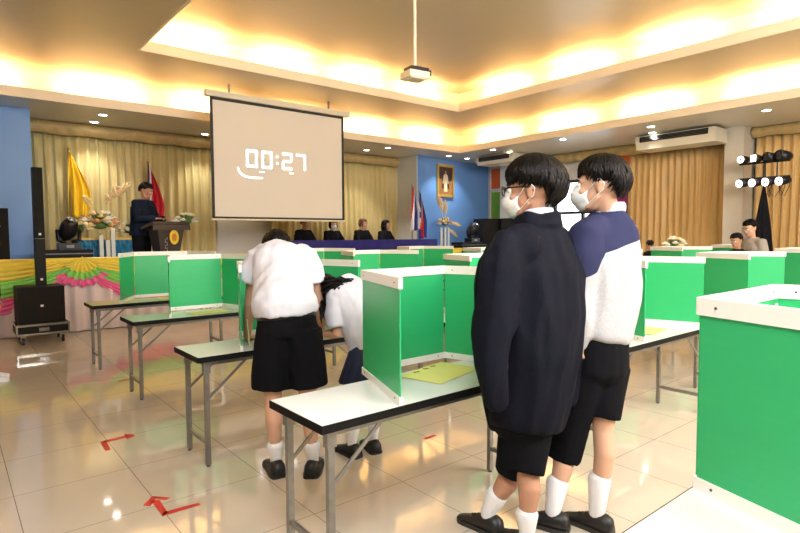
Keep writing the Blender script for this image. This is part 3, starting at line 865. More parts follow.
# ---------------------------------------------------------------- boy in the dark jacket
def boy_dark():
    az = 4; rg = V((math.cos(R(az)), -math.sin(R(az)), 0)); fd = V((math.sin(R(az)), math.cos(R(az)), 0))
    root = person_root((2.04, 1.68, 0), 'boy in a long dark navy jacket, black glasses and white mask standing near the camera')
    H = Head(P(531, 192, 2.60), -26, 3, 0, 1.09)
    J = dict(neck=P(536, 232, 2.62), chest=P(538, 275, 2.63), pelvis=P(528, 400, 2.66),
             shL=P(511, 248, 2.46), elL=P(497, 328, 2.46), wrL=P(507, 388, 2.53),
             shR=P(566, 248, 2.80), elR=P(576, 325, 2.82), wrR=P(556, 380, 2.70),
             hiL=P(518, 410, 2.62), knL=P(511, 468, 2.72), anL=P(488, 514, 2.76),
             hiR=P(540, 410, 2.70), knR=P(526, 470, 2.62), anR=P(527, 535, 2.585), calf=-fd)
    J['anL'].z = .095; J['anR'].z = .095
    J['toeL'] = V((J['anL'].x, J['anL'].y, .03)) + V((math.sin(R(-20)), math.cos(R(-20)), 0)) * .15
    J['toeR'] = V((J['anR'].x, J['anR'].y, .03)) + V((math.sin(R(0)), math.cos(R(0)), 0)) * .15
    body(root, H, J, rg, SKIN2, .0075, 1.02, hand_dirs={'L': (fd + rg * .5, -fd, V((0, 0, 1))), 'R': (fd - rg * .6, -fd, V((0, 0, 1)))})
    H.face(root, False)
    hair(H, root, front=.060, side=.022, nape=-.062, thick=.027, n=520, seed=3, back=.020, top=.014, fringe=.020, lock=.0075)
    mask(H, root)
    # glasses
    g = MB()
    for q in (-1, 1):
        c = (q * .034, .112, .010); pts = []
        for i in range(17):
            w = 2 * PI * i / 16; cw, sw = math.cos(w), math.sin(w)
            pts.append(H(c[0] + .026 * math.copysign(abs(cw) ** .6, cw), c[1] - .10 * abs(c[0] + .02 * cw) ** 1.0 * .25, c[2] + .019 * math.copysign(abs(sw) ** .6, sw)))
        g.tube(pts, [.0035] * 17, n=8, round_ends=False)
        g.tube([H(q * .060, .108, .018), H(q * .074, .075, .020), H(q * .084, .02, .018), H(q * .086, -.014, .014), H(q * .084, -.03, -.004)], [(.003, .004)] * 5, n=8)
    g.tube([H(-.010, .110, .012), H(0, .113, .015), H(.010, .110, .012)], [.003] * 3, n=8)
    gl = part(g, 'glasses', BPLAST, root, True)
    # jacket
    m = MB()
    c = lambda x, y, w, hw, hd: (P(x, y, w), (hw, hd))
    rings = [c(536, 226, 2.62, .085, .085), c(537, 233, 2.62, .15, .105), c(538, 245, 2.62, .225, .13), c(539, 270, 2.62, .25, .165), c(539, 310, 2.63, .255, .18), c(537, 350, 2.64, .25, .185),
             c(531, 390, 2.65, .220, .165), c(527, 416, 2.66, .200, .155), c(526, 424, 2.66, .185, .145)]
    m.tube([r[0] for r in rings], [r[1] for r in rings], side=rg, n=28, round_ends=False)
    m.tube([P(528, 244, 2.50), P(510, 249, 2.46), P(502, 268, 2.43), P(495, 320, 2.43), P(491, 336, 2.42), P(490, 365, 2.42), P(493, 384, 2.42), P(496, 402, 2.43)],
           [.088, .095, .098, .088, .080, .070, .060, .052], n=18)
    m.tube([P(550, 243, 2.74), P(568, 249, 2.80), P(575, 270, 2.80), P(579, 320, 2.80), P(577, 350, 2.78), P(570, 385, 2.76), P(566, 402, 2.74)],
           [.08, .082, .085, .078, .070, .062, .055], n=18)
    for i in range(14):      # standing collar
        w0 = 2 * PI * i / 14; w1 = 2 * PI * (i + 1) / 14; cc = P(536, 224, 2.61)
        p0 = cc + rg * math.cos(w0) * .083 + fd * math.sin(w0) * .092; p1 = cc + rg * math.cos(w1) * .083 + fd * math.sin(w1) * .092
        lift = lambda w: V((0, 0, .030 - .012 * math.sin(w)))
        m.tube([p0 + lift(w0), p1 + lift(w1)], [(.016, .016)] * 2, n=8); m.tube([p0, p1], [.022, .022], n=8)
    # loose front corner of the jacket at chest height
    m.tube([P(500, 246, 2.60), P(490, 262, 2.62), P(486, 290, 2.66), P(484, 340, 2.68), P(494, 400, 2.68), P(500, 426, 2.66)], [(.05, .03), (.06, .035), (.06, .035), (.06, .035), (.06, .035), (.05, .03)], n=12)
    cloth(m, 'jacket', NAVYJ, root, .008, 26, .020, (8, 8, 1.8))
    # shirt collar peeping out
    m = MB()
    cc = P(536, 217, 2.605)
    for i in range(14):
        w0 = 2 * PI * i / 14; w1 = 2 * PI * (i + 1) / 14
        f = lambda w: cc + rg * math.cos(w) * .071 + fd * math.sin(w) * .078 + V((0, 0, .010 - .012 * math.sin(w)))
        m.tube([f(w0), f(w1)], [(.022, .005)] * 2, side=V((0, 0, 1)), n=8)
    part(m, 'shirt_collar', SHIRT, root, True)
    # shorts
    m = MB()
    m.tube([P(526, 395, 2.66), P(524, 425, 2.66)], [(.175, .13), (.175, .135)], side=rg, n=20)
    m.tube([P(522, 415, 2.62), P(517, 445, 2.66), P(514, 470, 2.70)], [(.098, .10), (.092, .098), (.088, .095)], side=rg, n=18, round_ends=False)
    m.tube([P(534, 415, 2.68), P(529, 445, 2.64), P(525, 472, 2.61)], [(.098, .10), (.090, .098), (.085, .092)], side=rg, n=18, round_ends=False)
    cloth(m, 'shorts', SHORTS, root, .008, 4, .004, (9, 9, 4))
    shoe(root, J['anL'], -12, .93); shoe(root, J['anR'], 2, .95)
    sock(root, J['anL'], J['knL'], 1.0, .19); sock(root, J['anR'], J['knR'], 1.0, .16)


boy_dark()


# ---------------------------------------------------------------- boy in the two-tone sweatshirt
def two_tone():
    m = mat('two_tone_knit', (.5, .5, .5), .9, spec=.1, var=.1, scale=60, bump=.3, bscale=220); nt = m.node_tree; N = nt.nodes
    a = N.new('ShaderNodeAttribute'); a.attribute_name = 'yoke'
    g = N.new('ShaderNodeMath'); g.operation = 'GREATER_THAN'; g.inputs[1].default_value = 0
    nz = N.new('ShaderNodeTexNoise'); nz.inputs['Scale'].default_value = 90; nz.inputs['Detail'].default_value = 3
    gr = N.new('ShaderNodeMix'); gr.data_type = 'RGBA'; gr.inputs[6].default_value = (.34, .34, .36, 1); gr.inputs[7].default_value = (.54, .54, .57, 1)
    tc = N.new('ShaderNodeTexCoord'); nt.links.new(tc.outputs['Object'], nz.inputs['Vector']); nt.links.new(nz.outputs[0], gr.inputs[0])
    mx = N.new('ShaderNodeMix'); mx.data_type = 'RGBA'; mx.inputs[7].default_value = (.030, .034, .085, 1)
    nt.links.new(a.outputs['Fac'], g.inputs[0]); nt.links.new(g.outputs[0], mx.inputs[0]); nt.links.new(gr.outputs[2], mx.inputs[6])
    nt.links.new(mx.outputs[2], N['Principled BSDF'].inputs['Base Color']); return m


def boy_grey():
    az = 4; rg = V((math.cos(R(az)), -math.sin(R(az)), 0)); fd = V((math.sin(R(az)), math.cos(R(az)), 0))
    root = person_root((2.40, 1.55, 0), 'boy in a navy and light grey sweatshirt with white mask standing behind the dark jacket')
    H = Head(P(599, 187, 2.74), -24, 2, 0, 1.07)
    J = dict(neck=P(608, 216, 2.78), chest=P(606, 262, 2.80), pelvis=P(596, 370, 2.82),
             shL=P(588, 238, 2.69), elL=P(580, 300, 2.69), wrL=P(578, 336, 2.71),
             shR=P(620, 236, 2.94), elR=P(624, 300, 2.96), wrR=P(617, 340, 2.95),
             hiL=P(578, 375, 2.84), knL=P(563, 446, 2.86), anL=P(553, 512, 2.78),
             hiR=P(606, 375, 2.84), knR=P(603, 430, 2.82), anR=P(597, 516, 2.765), calf=-fd)
    J['anL'].z = .095; J['anR'].z = .095
    J['toeL'] = V((J['anL'].x, J['anL'].y, .03)) + V((math.sin(R(-24)), math.cos(R(-24)), 0)) * .15
    J['toeR'] = V((J['anR'].x, J['anR'].y, .03)) + V((math.sin(R(-10)), math.cos(R(-10)), 0)) * .15
    body(root, H, J, rg, SKIN, .0075, 1.0)
    H.face(root, False)
    hair(H, root, front=.058, side=.020, nape=-.050, thick=.020, n=420, seed=5, back=.010, top=.010, fringe=.004, lock=.007)
    mask(H, root)
    m = MB()
    c = lambda x, y, w, hw, hd: (P(x, y, w), (hw, hd))
    rings = [c(608, 213, 2.78, .075, .085), c(608, 220, 2.78, .13, .10), c(607, 230, 2.79, .185, .12), c(606, 255, 2.80, .205, .145), c(604, 290, 2.81, .20, .15), c(602, 320, 2.82, .19, .145), c(600, 334, 2.82, .185, .14), c(599, 339, 2.82, .172, .13)]
    m.tube([r[0] for r in rings], [r[1] for r in rings], side=rg, n=28, round_ends=False)
    m.tube([P(596, 228, 2.72), P(587, 236, 2.67), P(583, 255, 2.66), P(579, 300, 2.68), P(578, 335, 2.70), P(578, 346, 2.72)], [.075, .08, .08, .07, .058, .045], n=18)
    m.tube([P(614, 228, 2.88), P(622, 237, 2.94), P(625, 255, 2.97), P(627, 300, 2.97), P(624, 322, 2.96), P(620, 335, 2.95)], [.07, .075, .078, .07, .058, .045], n=18)
    o = part(m, 'sweatshirt', GREYK, root, True, mats=[GREYK, NAVYY]); weld(o, .008, 20, .012, (6, 6, 2.5))
    o.data.materials.clear(); o.data.materials.append(two_tone())
    org = V((2.40, 1.55, 0)); zr = P(606, 245, 2.8).z
    at = o.data.attributes.new('yoke', 'FLOAT', 'POINT')
    for i, vt in enumerate(o.data.vertices):
        q = vt.co + org; s = (q - J['chest']).dot(rg)
        at.data[i].value = q.z - (zr - .012 + .045 * (s / .2) + .02 * (1 - (s / .22) ** 2) - .07 * max(0, min(1, (-.15 - s) / .05)))
    m = MB(); cc = P(609, 212, 2.775)
    for i in range(14):
        w0 = 2 * PI * i / 14; w1 = 2 * PI * (i + 1) / 14
        f = lambda w: cc + rg * math.cos(w) * .070 + fd * math.sin(w) * .076 + V((0, 0, .008 - .016 * math.sin(w)))
        m.tube([f(w0), f(w1)], [(.024, .006)] * 2, side=V((0, 0, 1)), n=8)
    part(m, 'shirt_collar', SHIRT, root, True)
    m = MB()
    m.tube([P(600, 335, 2.82), P(598, 370, 2.83)], [(.165, .125), (.172, .135)], side=rg, n=20)
    m.tube([P(586, 365, 2.80), P(571, 420, 2.84), P(562, 457, 2.86)], [(.100, .11), (.092, .10), (.086, .095)], side=rg, n=18, round_ends=False)
    m.tube([P(608, 365, 2.86), P(603, 395, 2.84), P(600, 416, 2.83)], [(.105, .11), (.102, .105), (.098, .10)], side=rg, n=18, round_ends=False)
    cloth(m, 'shorts', SHORTS, root, .008, 4, .004, (9, 9, 4))
    shoe(root, J['anL'], -24, .95); shoe(root, J['anR'], -10, .95)
    sock(root, J['anL'], J['knL'], 1.05, .22); sock(root, J['anR'], J['knR'], 1.05, .24)


boy_grey()


# ---------------------------------------------------------------- boy bending over the table
def boy_bend():
    az = 22; rg = V((math.cos(R(az)), -math.sin(R(az)), 0)); fd = V((math.sin(R(az)), math.cos(R(az)), 0))
    root = person_root((1.62, 3.02, 0), 'boy in white shirt and black shorts bending over a table, back to the camera')
    H = Head(P(277, 250, 3.93), 18, 62, 0, 1.05)
    J = dict(neck=P(279, 254, 3.78), chest=P(283, 268, 3.68), pelvis=P(288, 322, 3.44),
             shL=P(256, 259, 3.70), elL=P(250, 303, 3.76), wrL=P(247, 338, 3.92),
             shR=P(309, 258, 3.70), elR=P(318, 300, 3.80), wrR=P(322, 336, 3.98),
             hiL=P(274, 330, 3.43), knL=P(273, 402, 3.42), anL=P(276, 462, 3.44),
             hiR=P(304, 330, 3.43), knR=P(308, 402, 3.42), anR=P(313, 461, 3.44), calf=-fd)
    J['anL'].z = .095; J['anR'].z = .095
    J['wrL'].z = max(.76, J['wrL'].z); J['wrR'].z = max(.76, J['wrR'].z)
    J['toeL'] = V((J['anL'].x, J['anL'].y, .03)) + fd * .15; J['toeR'] = V((J['anR'].x, J['anR'].y, .03)) + fd * .15
    body(root, H, J, rg, SKIN, .009, 1.0, hand_dirs={'L': (fd * .9 + rg * .3 + V((0, 0, -.1)), V((0, 0, -1)), rg), 'R': (fd * .9 - rg * .3 + V((0, 0, -.1)), V((0, 0, -1)), -rg)})
    hair(H, root, front=.055, side=.012, nape=-.055, thick=.018, n=260, seed=8)
    m = MB()
    c = lambda x, y, w, hw, hd: (P(x, y, w), (hw, hd))
    rings = [c(279, 247, 3.80, .07, .06), c(280, 251, 3.76, .16, .085), c(282, 258, 3.70, .195, .11), c(283, 275, 3.62, .19, .13), c(284, 292, 3.52, .185, .145), c(285, 303, 3.46, .20, .16), c(286, 311, 3.43, .195, .158), c(286.3, 315, 3.43, .178, .146)]
    m.tube([r[0] for r in rings], [r[1] for r in rings], side=rg, n=26, round_ends=False)
    m.tube([P(266, 256, 3.72), P(257, 259, 3.70), P(252, 270, 3.70), P(249, 281, 3.71)], [.085, .080, .075, .074], n=16, round_ends=False)
    m.tube([P(298, 256, 3.72), P(307, 258, 3.70), P(312, 270, 3.71), P(314, 281, 3.73)], [.085, .080, .075, .074], n=16, round_ends=False)
    cloth(m, 'shirt', SHIRT, root, .009, 6, .014, (7, 7, 5))
    m = MB().tube([P(286, 308, 3.44), P(286.6, 318, 3.44)], [(.186, .154)] * 2, side=rg, n=24, round_ends=False)
    b = part(m, 'belt', BPLAST, root, True)
    m = MB()
    m.tube([P(287, 314, 3.44), P(288, 335, 3.44)], [(.180, .148), (.190, .160)], side=rg, n=22, round_ends=False)
    m.tube([P(276, 330, 3.43), P(272, 365, 3.42), P(271, 388, 3.42)], [(.120, .150), (.120, .125), (.118, .122)], side=rg, n=18, round_ends=False)
    m.tube([P(302, 330, 3.43), P(306, 360, 3.42), P(309, 386, 3.42)], [(.120, .150), (.120, .125), (.118, .122)], side=rg, n=18, round_ends=False)
    cloth(m, 'shorts', SHORTS, root, .009, 4, .005, (9, 9, 4))
    shoe(root, J['anL'], 8, 1.0, laces=False); shoe(root, J['anR'], 38, 1.0, laces=False)
    sock(root, J['anL'], J['knL'], 1.0, .17); sock(root, J['anR'], J['knR'], 1.0, .17)


boy_bend()


# ---------------------------------------------------------------- girl bending at the same table
def girl():
    az = 0; rg = V((math.cos(R(az)), -math.sin(R(az)), 0)); fd = V((math.sin(R(az)), math.cos(R(az)), 0))
    root = person_root((2.16, 3.05, 0), 'long-haired girl in white blouse and navy skirt bending beside the boy in white')
    H = Head(P(327, 294, 3.90), -40, 60, 0, .98)
    J = dict(neck=P(336, 292, 3.82), chest=P(352, 300, 3.76), pelvis=P(372, 345, 3.70),
             shL=P(336, 306, 3.72), elL=P(338, 334, 3.70), wrL=P(322, 334, 3.86),
             shR=P(366, 296, 3.94), elR=P(372, 322, 4.05), wrR=P(350, 330, 4.08),
             hiL=P(364, 352, 3.72), knL=P(357, 402, 3.74), anL=P(352, 446, 3.72),
             hiR=P(380, 352, 3.80), knR=P(375, 402, 3.82), anR=P(373, 442, 3.80), calf=-fd)
    J['anL'].z = .095; J['anR'].z = .095
    J['wrL'].z = max(.765, J['wrL'].z); J['wrR'].z = max(.765, J['wrR'].z)
    J['toeL'] = V((J['anL'].x, J['anL'].y, .03)) + fd * .13; J['toeR'] = V((J['anR'].x, J['anR'].y, .03)) + fd * .13
    body(root, H, J, rg, SKIN, .009, .92, hand_dirs={'L': (V((-.5, .8, -.1)), V((0, 0, -1)), rg), 'R': (V((-.6, .7, -.1)), V((0, 0, -1)), -rg)})
    hr = hair(H, root, front=.055, side=-.01, nape=-.075, thick=.018, n=220, seed=9)
    m = MB(); rr = random.Random(4)
    for i in range(120):         # loose lengths falling past the face
        a = H(rr.uniform(-.07, .07), rr.uniform(-.09, .03), rr.uniform(-.02, .09))
        e = P(rr.uniform(320, 338), rr.uniform(303, 324), rr.uniform(3.72, 3.92))
        mid = a.lerp(e, .5) + V((rr.uniform(-.02, .02), rr.uniform(-.02, .02), .01))
        m.tube([a, mid, e], [.011, .010, .002], n=6)
    for i in range(70):         # tail swept over the shoulder
        a = P(rr.uniform(322, 332), rr.uniform(276, 294), rr.uniform(3.70, 3.84)); e = P(rr.uniform(340, 354), rr.uniform(278, 285), rr.uniform(3.66, 3.76))
        mid = P(rr.uniform(332, 341), rr.uniform(277, 289), rr.uniform(3.66, 3.74))
        m.tube([a, mid, e], [.013, .010, .002], n=6)
    part(m, 'ponytail', HAIR, root, True)
    m = MB()
    c = lambda x, y, w, hw, hd: (P(x, y, w), (hw, hd))
    rings = [c(334, 290, 3.84, .07, .07), c(341, 292, 3.80, .15, .13), c(352, 299, 3.77, .175, .145), c(362, 315, 3.74, .165, .125), c(370, 335, 3.70, .17, .14), c(373, 345, 3.70, .165, .14)]
    m.tube([r[0] for r in rings], [r[1] for r in rings], side=V((.75, -.65, 0)), n=24, round_ends=False)
    m.tube([P(346, 298, 3.74), P(338, 304, 3.71), P(336, 315, 3.70), P(337, 326, 3.70)], [.08, .078, .073, .072], n=16, round_ends=False)
    m.tube([P(358, 294, 3.90), P(366, 298, 3.95), P(370, 312, 4.0)], [.07, .07, .068], n=14, round_ends=False)
    cloth(m, 'blouse', SHIRT, root, .009, 6, .009, (9, 9, 6))
    m = MB(); n = 64; vs = []
    cs = [P(372, 343, 3.71), P(370, 360, 3.72), P(367, 380, 3.73)]
    for j, (cc, ra, rb) in enumerate(zip(cs, (.15, .17, .195), (.115, .145, .17))):
        for k in range(n):
            w = 2 * PI * k / n; pl = 1 + (.0, .02, .04)[j] * math.sin(w * 20)
            vs.append(cc + rg * math.cos(w) * ra * pl + fd * math.sin(w) * rb * pl)
    fs = [(j * n + k, j * n + (k + 1) % n, (j + 1) * n + (k + 1) % n, (j + 1) * n + k) for j in range(2) for k in range(n)] + [tuple(range(n))]
    o = part(m.add(vs, fs), 'skirt', NSKIRT, root, True); sm = o.modifiers.new('t', 'SOLIDIFY'); sm.thickness = .006
    shoe(root, J['anL'], -8, .9, laces=False); shoe(root, J['anR'], 10, .9, laces=False)
    sock(root, J['anL'], J['knL'], .92, .20); sock(root, J['anR'], J['knR'], .92, .20)


girl()


# ---------------------------------------------------------------- people farther away
def far_person(loc, az, label, pose='stand', h=1.0, face_az=None, pitch=5, top=SUIT, legs=SUIT, skin=SKIN, hairm=None, longhair=False, masked=False, glasses=False, lean=0.0, arms='down', group=None, shoes=None, collar=False, hk=1.0, sleeve=True, bulk=1.0):
    x, y, z = loc; f = V((math.sin(R(az)), math.cos(R(az)), 0)); r = V((math.cos(R(az)), -math.sin(R(az)), 0)); U = V((0, 0, 1))
    o = V(loc); root = person_root(loc, label, group)
    W = lambda a, b, c: o + r * a * h + f * b * h + U * c * h
    if pose == 'stand': pz, seat = .92, 0
    else: pz, seat = .50, 1
    cz = pz + .36
    J = dict(pelvis=W(0, 0, pz), chest=W(0, lean * .36, cz), neck=W(0, lean * .52, cz + .18))
    for q, s in (('L', -1), ('R', 1)):
        J['sh' + q] = W(s * .175, lean * .46, cz + .12)
        if arms == 'table':
            J['el' + q] = W(s * .25, lean * .4 + .12, cz - .10); J['wr' + q] = W(s * .08, lean * .4 + .34, cz - .12)
        elif arms == 'read':
            J['el' + q] = W(s * .24, lean * .4 + .08, cz - .15); J['wr' + q] = W(s * .12, lean * .4 + .32, cz - .14)
        else:
            J['el' + q] = W(s * .22, lean * .3 - .02, cz - .16); J['wr' + q] = W(s * .22, lean * .2 + .06, cz - .40)
        J['hi' + q] = W(s * .09, 0, pz - .04)
        if seat: J['kn' + q] = W(s * .11, .42, pz - .02); J['an' + q] = W(s * .11, .40, .09)
        else: J['kn' + q] = W(s * .10, .02, .48); J['an' + q] = W(s * .10, -.02, .09)
        J['toe' + q] = J['an' + q] + f * .14 - U * .05
    fa = face_az if face_az is not None else az
    hv = V((math.sin(R(fa)), math.cos(R(fa)), 0))
    H = Head(J['neck'] + U * (.155 * h) + hv * (.03 + math.sin(R(pitch)) * .05), fa, pitch, 0, h * hk)
    mb = MB(); s = h
    H.mesh(mb)
    mb.tube([J['neck'] - U * .04, H(0, -.02, -.03)], [.052 * s, .05 * s], n=12)
    mb.tube([J['pelvis'], J['pelvis'].lerp(J['chest'], .5), J['chest'], J['neck']], [(.15 * s, .10 * s), (.13 * s, .095 * s), (.155 * s, .10 * s), (.06 * s, .05 * s)], side=r, n=16)
    for q in 'LR':
        a, b, c = J['sh' + q], J['el' + q], J['wr' + q]
        mb.tube([J['chest'].lerp(J['neck'], .6), a, b, c], [.05 * s, .05 * s, .038 * s, .026 * s], n=10)
        hand(mb, c, (c - b), -U if arms != 'down' else r, -r if q == 'R' else r, curl=.35, s=.95 * h)
        a, b, c = J['hi' + q], J['kn' + q], J['an' + q]
        mb.tube([J['pelvis'], a, b, b.lerp(c, .35), c, c - U * .04], [.08 * s, .08 * s, .052 * s, .05 * s, .034 * s, .034 * s], n=12)
    bd = part(mb, 'body', skin, root, True); weld(bd, .011, 3)
    H.face(root, not masked)
    hair(H, root, m=hairm, front=.068, side=-.02 if longhair else .012, nape=-.08 if longhair else -.05, thick=.013, n=110, seed=int(abs(x) * 100) % 97)
    if longhair:
        m = MB(); rr = random.Random(int(x * 50))
        for i in range(60):
            w = rr.uniform(R(70), R(290)); a0 = H(math.sin(w) * .08, -.01 + math.cos(w) * .1, .02); e = a0 + V((rr.uniform(-.01, .01), 0, -rr.uniform(.13, .19) * longhair)) * h
            m.tube([a0, a0.lerp(e, .5) + (a0 - H(0, 0, .02)) * .12, e], [.014, .013, .004], n=6)
        part(m, 'long_hair', hairm or HAIR, root, True)
    if masked: mask(H, root, straps=False)
    m = MB()
    s0 = s; s = s * bulk
    m.tube([J['pelvis'] - U * (.02 if seat else .06), J['pelvis'] + U * .08, J['pelvis'].lerp(J['chest'], .6), J['chest'] + U * .04, J['chest'].lerp(J['neck'], .72), J['neck'] + U * .01],
           [(.17 * s, .125 * s), (.165 * s, .12 * s), (.17 * s, .125 * s), (.185 * s, .125 * s), (.14 * s, .10 * s), (.07 * s, .065 * s)], side=r, n=20, round_ends=False)
    for q in 'LR':
        a, b, c = J['sh' + q], J['el' + q], J['wr' + q]
        if sleeve: m.tube([J['chest'].lerp(J['neck'], .62), a, b, c.lerp(b, .12)], [.065 * s, .066 * s, .056 * s, .042 * s], n=12)
        else: m.tube([J['chest'].lerp(J['neck'], .62), a, a.lerp(b, .85)], [.065 * s, .068 * s, .062 * s], n=12)
    s = s0
    cloth(m, 'jacket' if sleeve else 'shirt', top, root, .012, 4, .005, (9, 9, 4))
    if collar:
        m = MB()
        m.tube([J['neck'] + U * .0 + f * .06, J['chest'] + f * .118 * s + U * .06], [(.035, .01), (.006, .008)], side=r, n=8)
        part(m, 'shirt_front', collar if not isinstance(collar, bool) else SHIRT, root, True)
    m = MB()
    m.tube([J['pelvis'] + U * .05, J['pelvis'] - U * .08], [(.15 * s, .11 * s), (.16 * s, .12 * s)], side=r, n=16)
    for q in 'LR':
        a, b, c = J['hi' + q], J['kn' + q], J['an' + q]
        m.tube([a, a.lerp(b, .5), b, b.lerp(c, .5), c], [.10 * s, .092 * s, .075 * s, .066 * s, .060 * s], n=14)
    cloth(m, 'trousers', legs, root, .012, 4, .004, (9, 9, 4))
    if z < .01:
        for q in 'LR': shoe(root, J['an' + q], az, h, m=shoes, laces=False, sole=shoes)
    return root, J, H


# man reading at the lectern
far_person((2.70, 10.55, .6), 140, 'man in a dark blue shirt reading at the lectern on the stage', h=1.04, bulk=1.3, face_az=130, pitch=26, top=NSHIRT, legs=SUIT, skin=SKIN2, arms='read', lean=.12, hk=1.08)
# four seated people
far_person((6.3, 11.3, .6), 165, 'seated man with short dark hair leaning over the blue table, leftmost of the four', 'sit', h=.965, bulk=1.3, face_az=165, pitch=18, arms='table', lean=.25, skin=SKIN2, group=None, collar=MATS['dark_blue_shirt'], hk=1.08)
far_person((7.1, 11.3, .6), 175, 'seated woman wearing a white mask at the blue table', 'sit', h=.95, bulk=1.25, face_az=185, pitch=14, arms='table', lean=.2, masked=True, longhair=.7, skin=SKIN, collar=True, hk=1.08)
far_person((7.95, 11.3, .6), 170, 'seated woman with short brown hair at the blue table', 'sit', h=.965, bulk=1.25, face_az=155, pitch=8, arms='table', lean=.2, hairm=BROWNH, longhair=.45, skin=SKIN, collar=True, hk=1.08)
far_person((8.7, 11.3, .6), 165, 'seated woman with long black hair, rightmost of the four at the blue table', 'sit', h=.95, bulk=1.2, face_az=140, pitch=5, arms='table', lean=.1, longhair=1.0, skin=SKIN2, collar=MATS['dark_blue_shirt'], hk=1.08)
# two at the right hand side
far_person((9.38, 3.06, 0), -60, 'standing boy in a grey sweatshirt by the curtain at right, looking down', h=.96, bulk=1.2, face_az=-68, pitch=22, top=mat('mid_grey_knit', (.34, .30, .26), .85, var=.1), legs=SHORTS, skin=SKIN, lean=.12, hk=1.05)
far_person((8.98, 3.12, 0), -60, 'dark haired child half hidden below the boy in the grey sweatshirt', h=.85, face_az=-80, pitch=20, top=SUIT, legs=SHORTS, skin=SKIN2, lean=.1)
far_person((10.9, 5.42, 0), -60, 'person of whom only black hair shows beside the white flowers at right', h=.775, face_az=60, pitch=25, top=SUIT, legs=SHORTS, skin=SKIN2)
# walker cut off by the left edge
far_person((.30, 7.05, 0), 95, 'person in dark trousers and white shoes cut off by the left edge', h=1.0, top=SUIT, legs=NSHIRT, skin=SKIN, shoes=SOCK)
#STAGE
# ================================================================ THINGS ON AND AROUND THE STAGE
# projection screen
def screen():
    Y = 9.55; x0, x1, z0, z1 = 3.66, 6.30, 1.82, 3.83
    r = empty('projection_screen', ((x0 + x1) / 2, Y, z0), 'large pull-down projection screen showing white digits 00:27', 'screen')
    part(MB().bb((x0, Y, z0), (x1, Y + .004, z1)), 'screen_cloth', SCREENM, r)
    BK = mat('black_screen_border', (.015, .013, .012), .6)
    m = MB().bb((x0 - .05, Y - .003, z0), (x0, Y + .006, z1 + .02)).bb((x1, Y - .003, z0), (x1 + .05, Y + .006, z1 + .02)).bb((x0 - .05, Y - .003, z1), (x1 + .05, Y + .006, z1 + .05)).bb((x0 - .05, Y - .003, z0 - .04), (x1 + .05, Y + .006, z0))
    part(m, 'black_border', BK, r)
    part(MB().cyl((x0 - .06, Y, z0 - .05), (x1 + .06, Y, z0 - .05), .018, 12), 'bottom_bar', CREAM, r)
    part(MB().bb((x0 - .13, Y - .05, z1 + .05), (x1 + .17, Y + .06, z1 + .15)), 'housing', CREAM, r)
    for x in (x0 + .3, x1 - .3): part(MB().bb((x - .015, Y - .015, z1 + .15), (x + .015, Y + .015, MID + .001)), 'hanger', STEEL, r)
    # digits
    def wx(px): d = fw + rt * ((px - 400) / F); return CAMPOS.x + d.x * Y / d.y
    dm = MB(); yy = Y - .004
    k = (x1 - x0)
    def seg(cx, cz, w, h, on):
        t = .045; g = .012
        S = {'a': ((cx - w / 2 + g, cz + h / 2 - t), (cx + w / 2 - g, cz + h / 2)), 'd': ((cx - w / 2 + g, cz - h / 2), (cx + w / 2 - g, cz - h / 2 + t)), 'g': ((cx - w / 2 + g * 2, cz - t / 2), (cx + w / 2 - g * 2, cz + t / 2)),
             'f': ((cx - w / 2, cz + g), (cx - w / 2 + t, cz + h / 2 - g)), 'b': ((cx + w / 2 - t, cz + g), (cx + w / 2, cz + h / 2 - g)), 'e': ((cx - w / 2, cz - h / 2 + g), (cx - w / 2 + t, cz - g)), 'c': ((cx + w / 2 - t, cz - h / 2 + g), (cx + w / 2, cz - g))}
        for q in on: dm.bb((S[q][0][0], yy - .002, S[q][0][1]), (S[q][1][0], yy, S[q][1][1]))
    W_, H_ = .22, .32
    for cx, cz, on in ((4.36, 2.875, 'abcdef'), (4.655, 2.875, 'abcdef'), (5.07, 2.88, 'abged'), (5.36, 2.88, 'abc')): seg(cx, cz, W_, H_, on)
    for z in (2.93, 2.81): dm.bb((4.84, yy - .002, z), (4.885, yy, z + .04))
    dm.bb((4.50, yy - .002, 2.635), (4.60, yy, 2.655)); dm.bb((5.11, yy - .002, 2.65), (5.20, yy, 2.67))
    pr = [(4.09, 2.70), (4.11, 2.64), (4.15, 2.585), (4.21, 2.55), (4.3, 2.535), (4.56, 2.535)]
    for a, b in zip(pr[:-1], pr[1:]): dm.bar((a[0], yy, a[1]), (b[0], yy, b[1]), .03, .003, (0, 1, 0))
    part(dm, 'projected_time', TIMEM, r)


screen()

# projector
pj = empty('ceiling_projector', (4.34, 5.0, 3.3), 'white projector hanging from the ceiling on a thin pole', 'projector')
c = P(415, 76, 6.45); rot = Matrix.Rotation(R(-8), 3, 'Z')
ptop = V((c.x, c.y, TOP))
part(MB().box(c, (.27, .22, .075), rot).box(c + V((0, 0, -.042)), (.22, .18, .014), rot), 'housing', CREAM, pj)
part(MB().cyl(c + rot @ V((.06, .10, -.01)), c + rot @ V((.06, .13, -.01)), .028, 14), 'lens', BPLAST, pj)
part(MB().box(c + V((.02, 0, .065)), (.24, .17, .05), rot).box(c + V((.02, 0, .09)), (.10, .10, .03), rot).box(c + V((.12, -.03, .03)), (.08, .17, .06), rot), 'mount', BPLAST, pj)
part(MB().cyl(c + V((0, 0, .09)), ptop - V((0, 0, .02)), .018, 12), 'pole', CREAM, pj)
part(MB().cyl(ptop - V((0, 0, .05)), ptop, .05, 16), 'ceiling_plate', CREAM, pj)

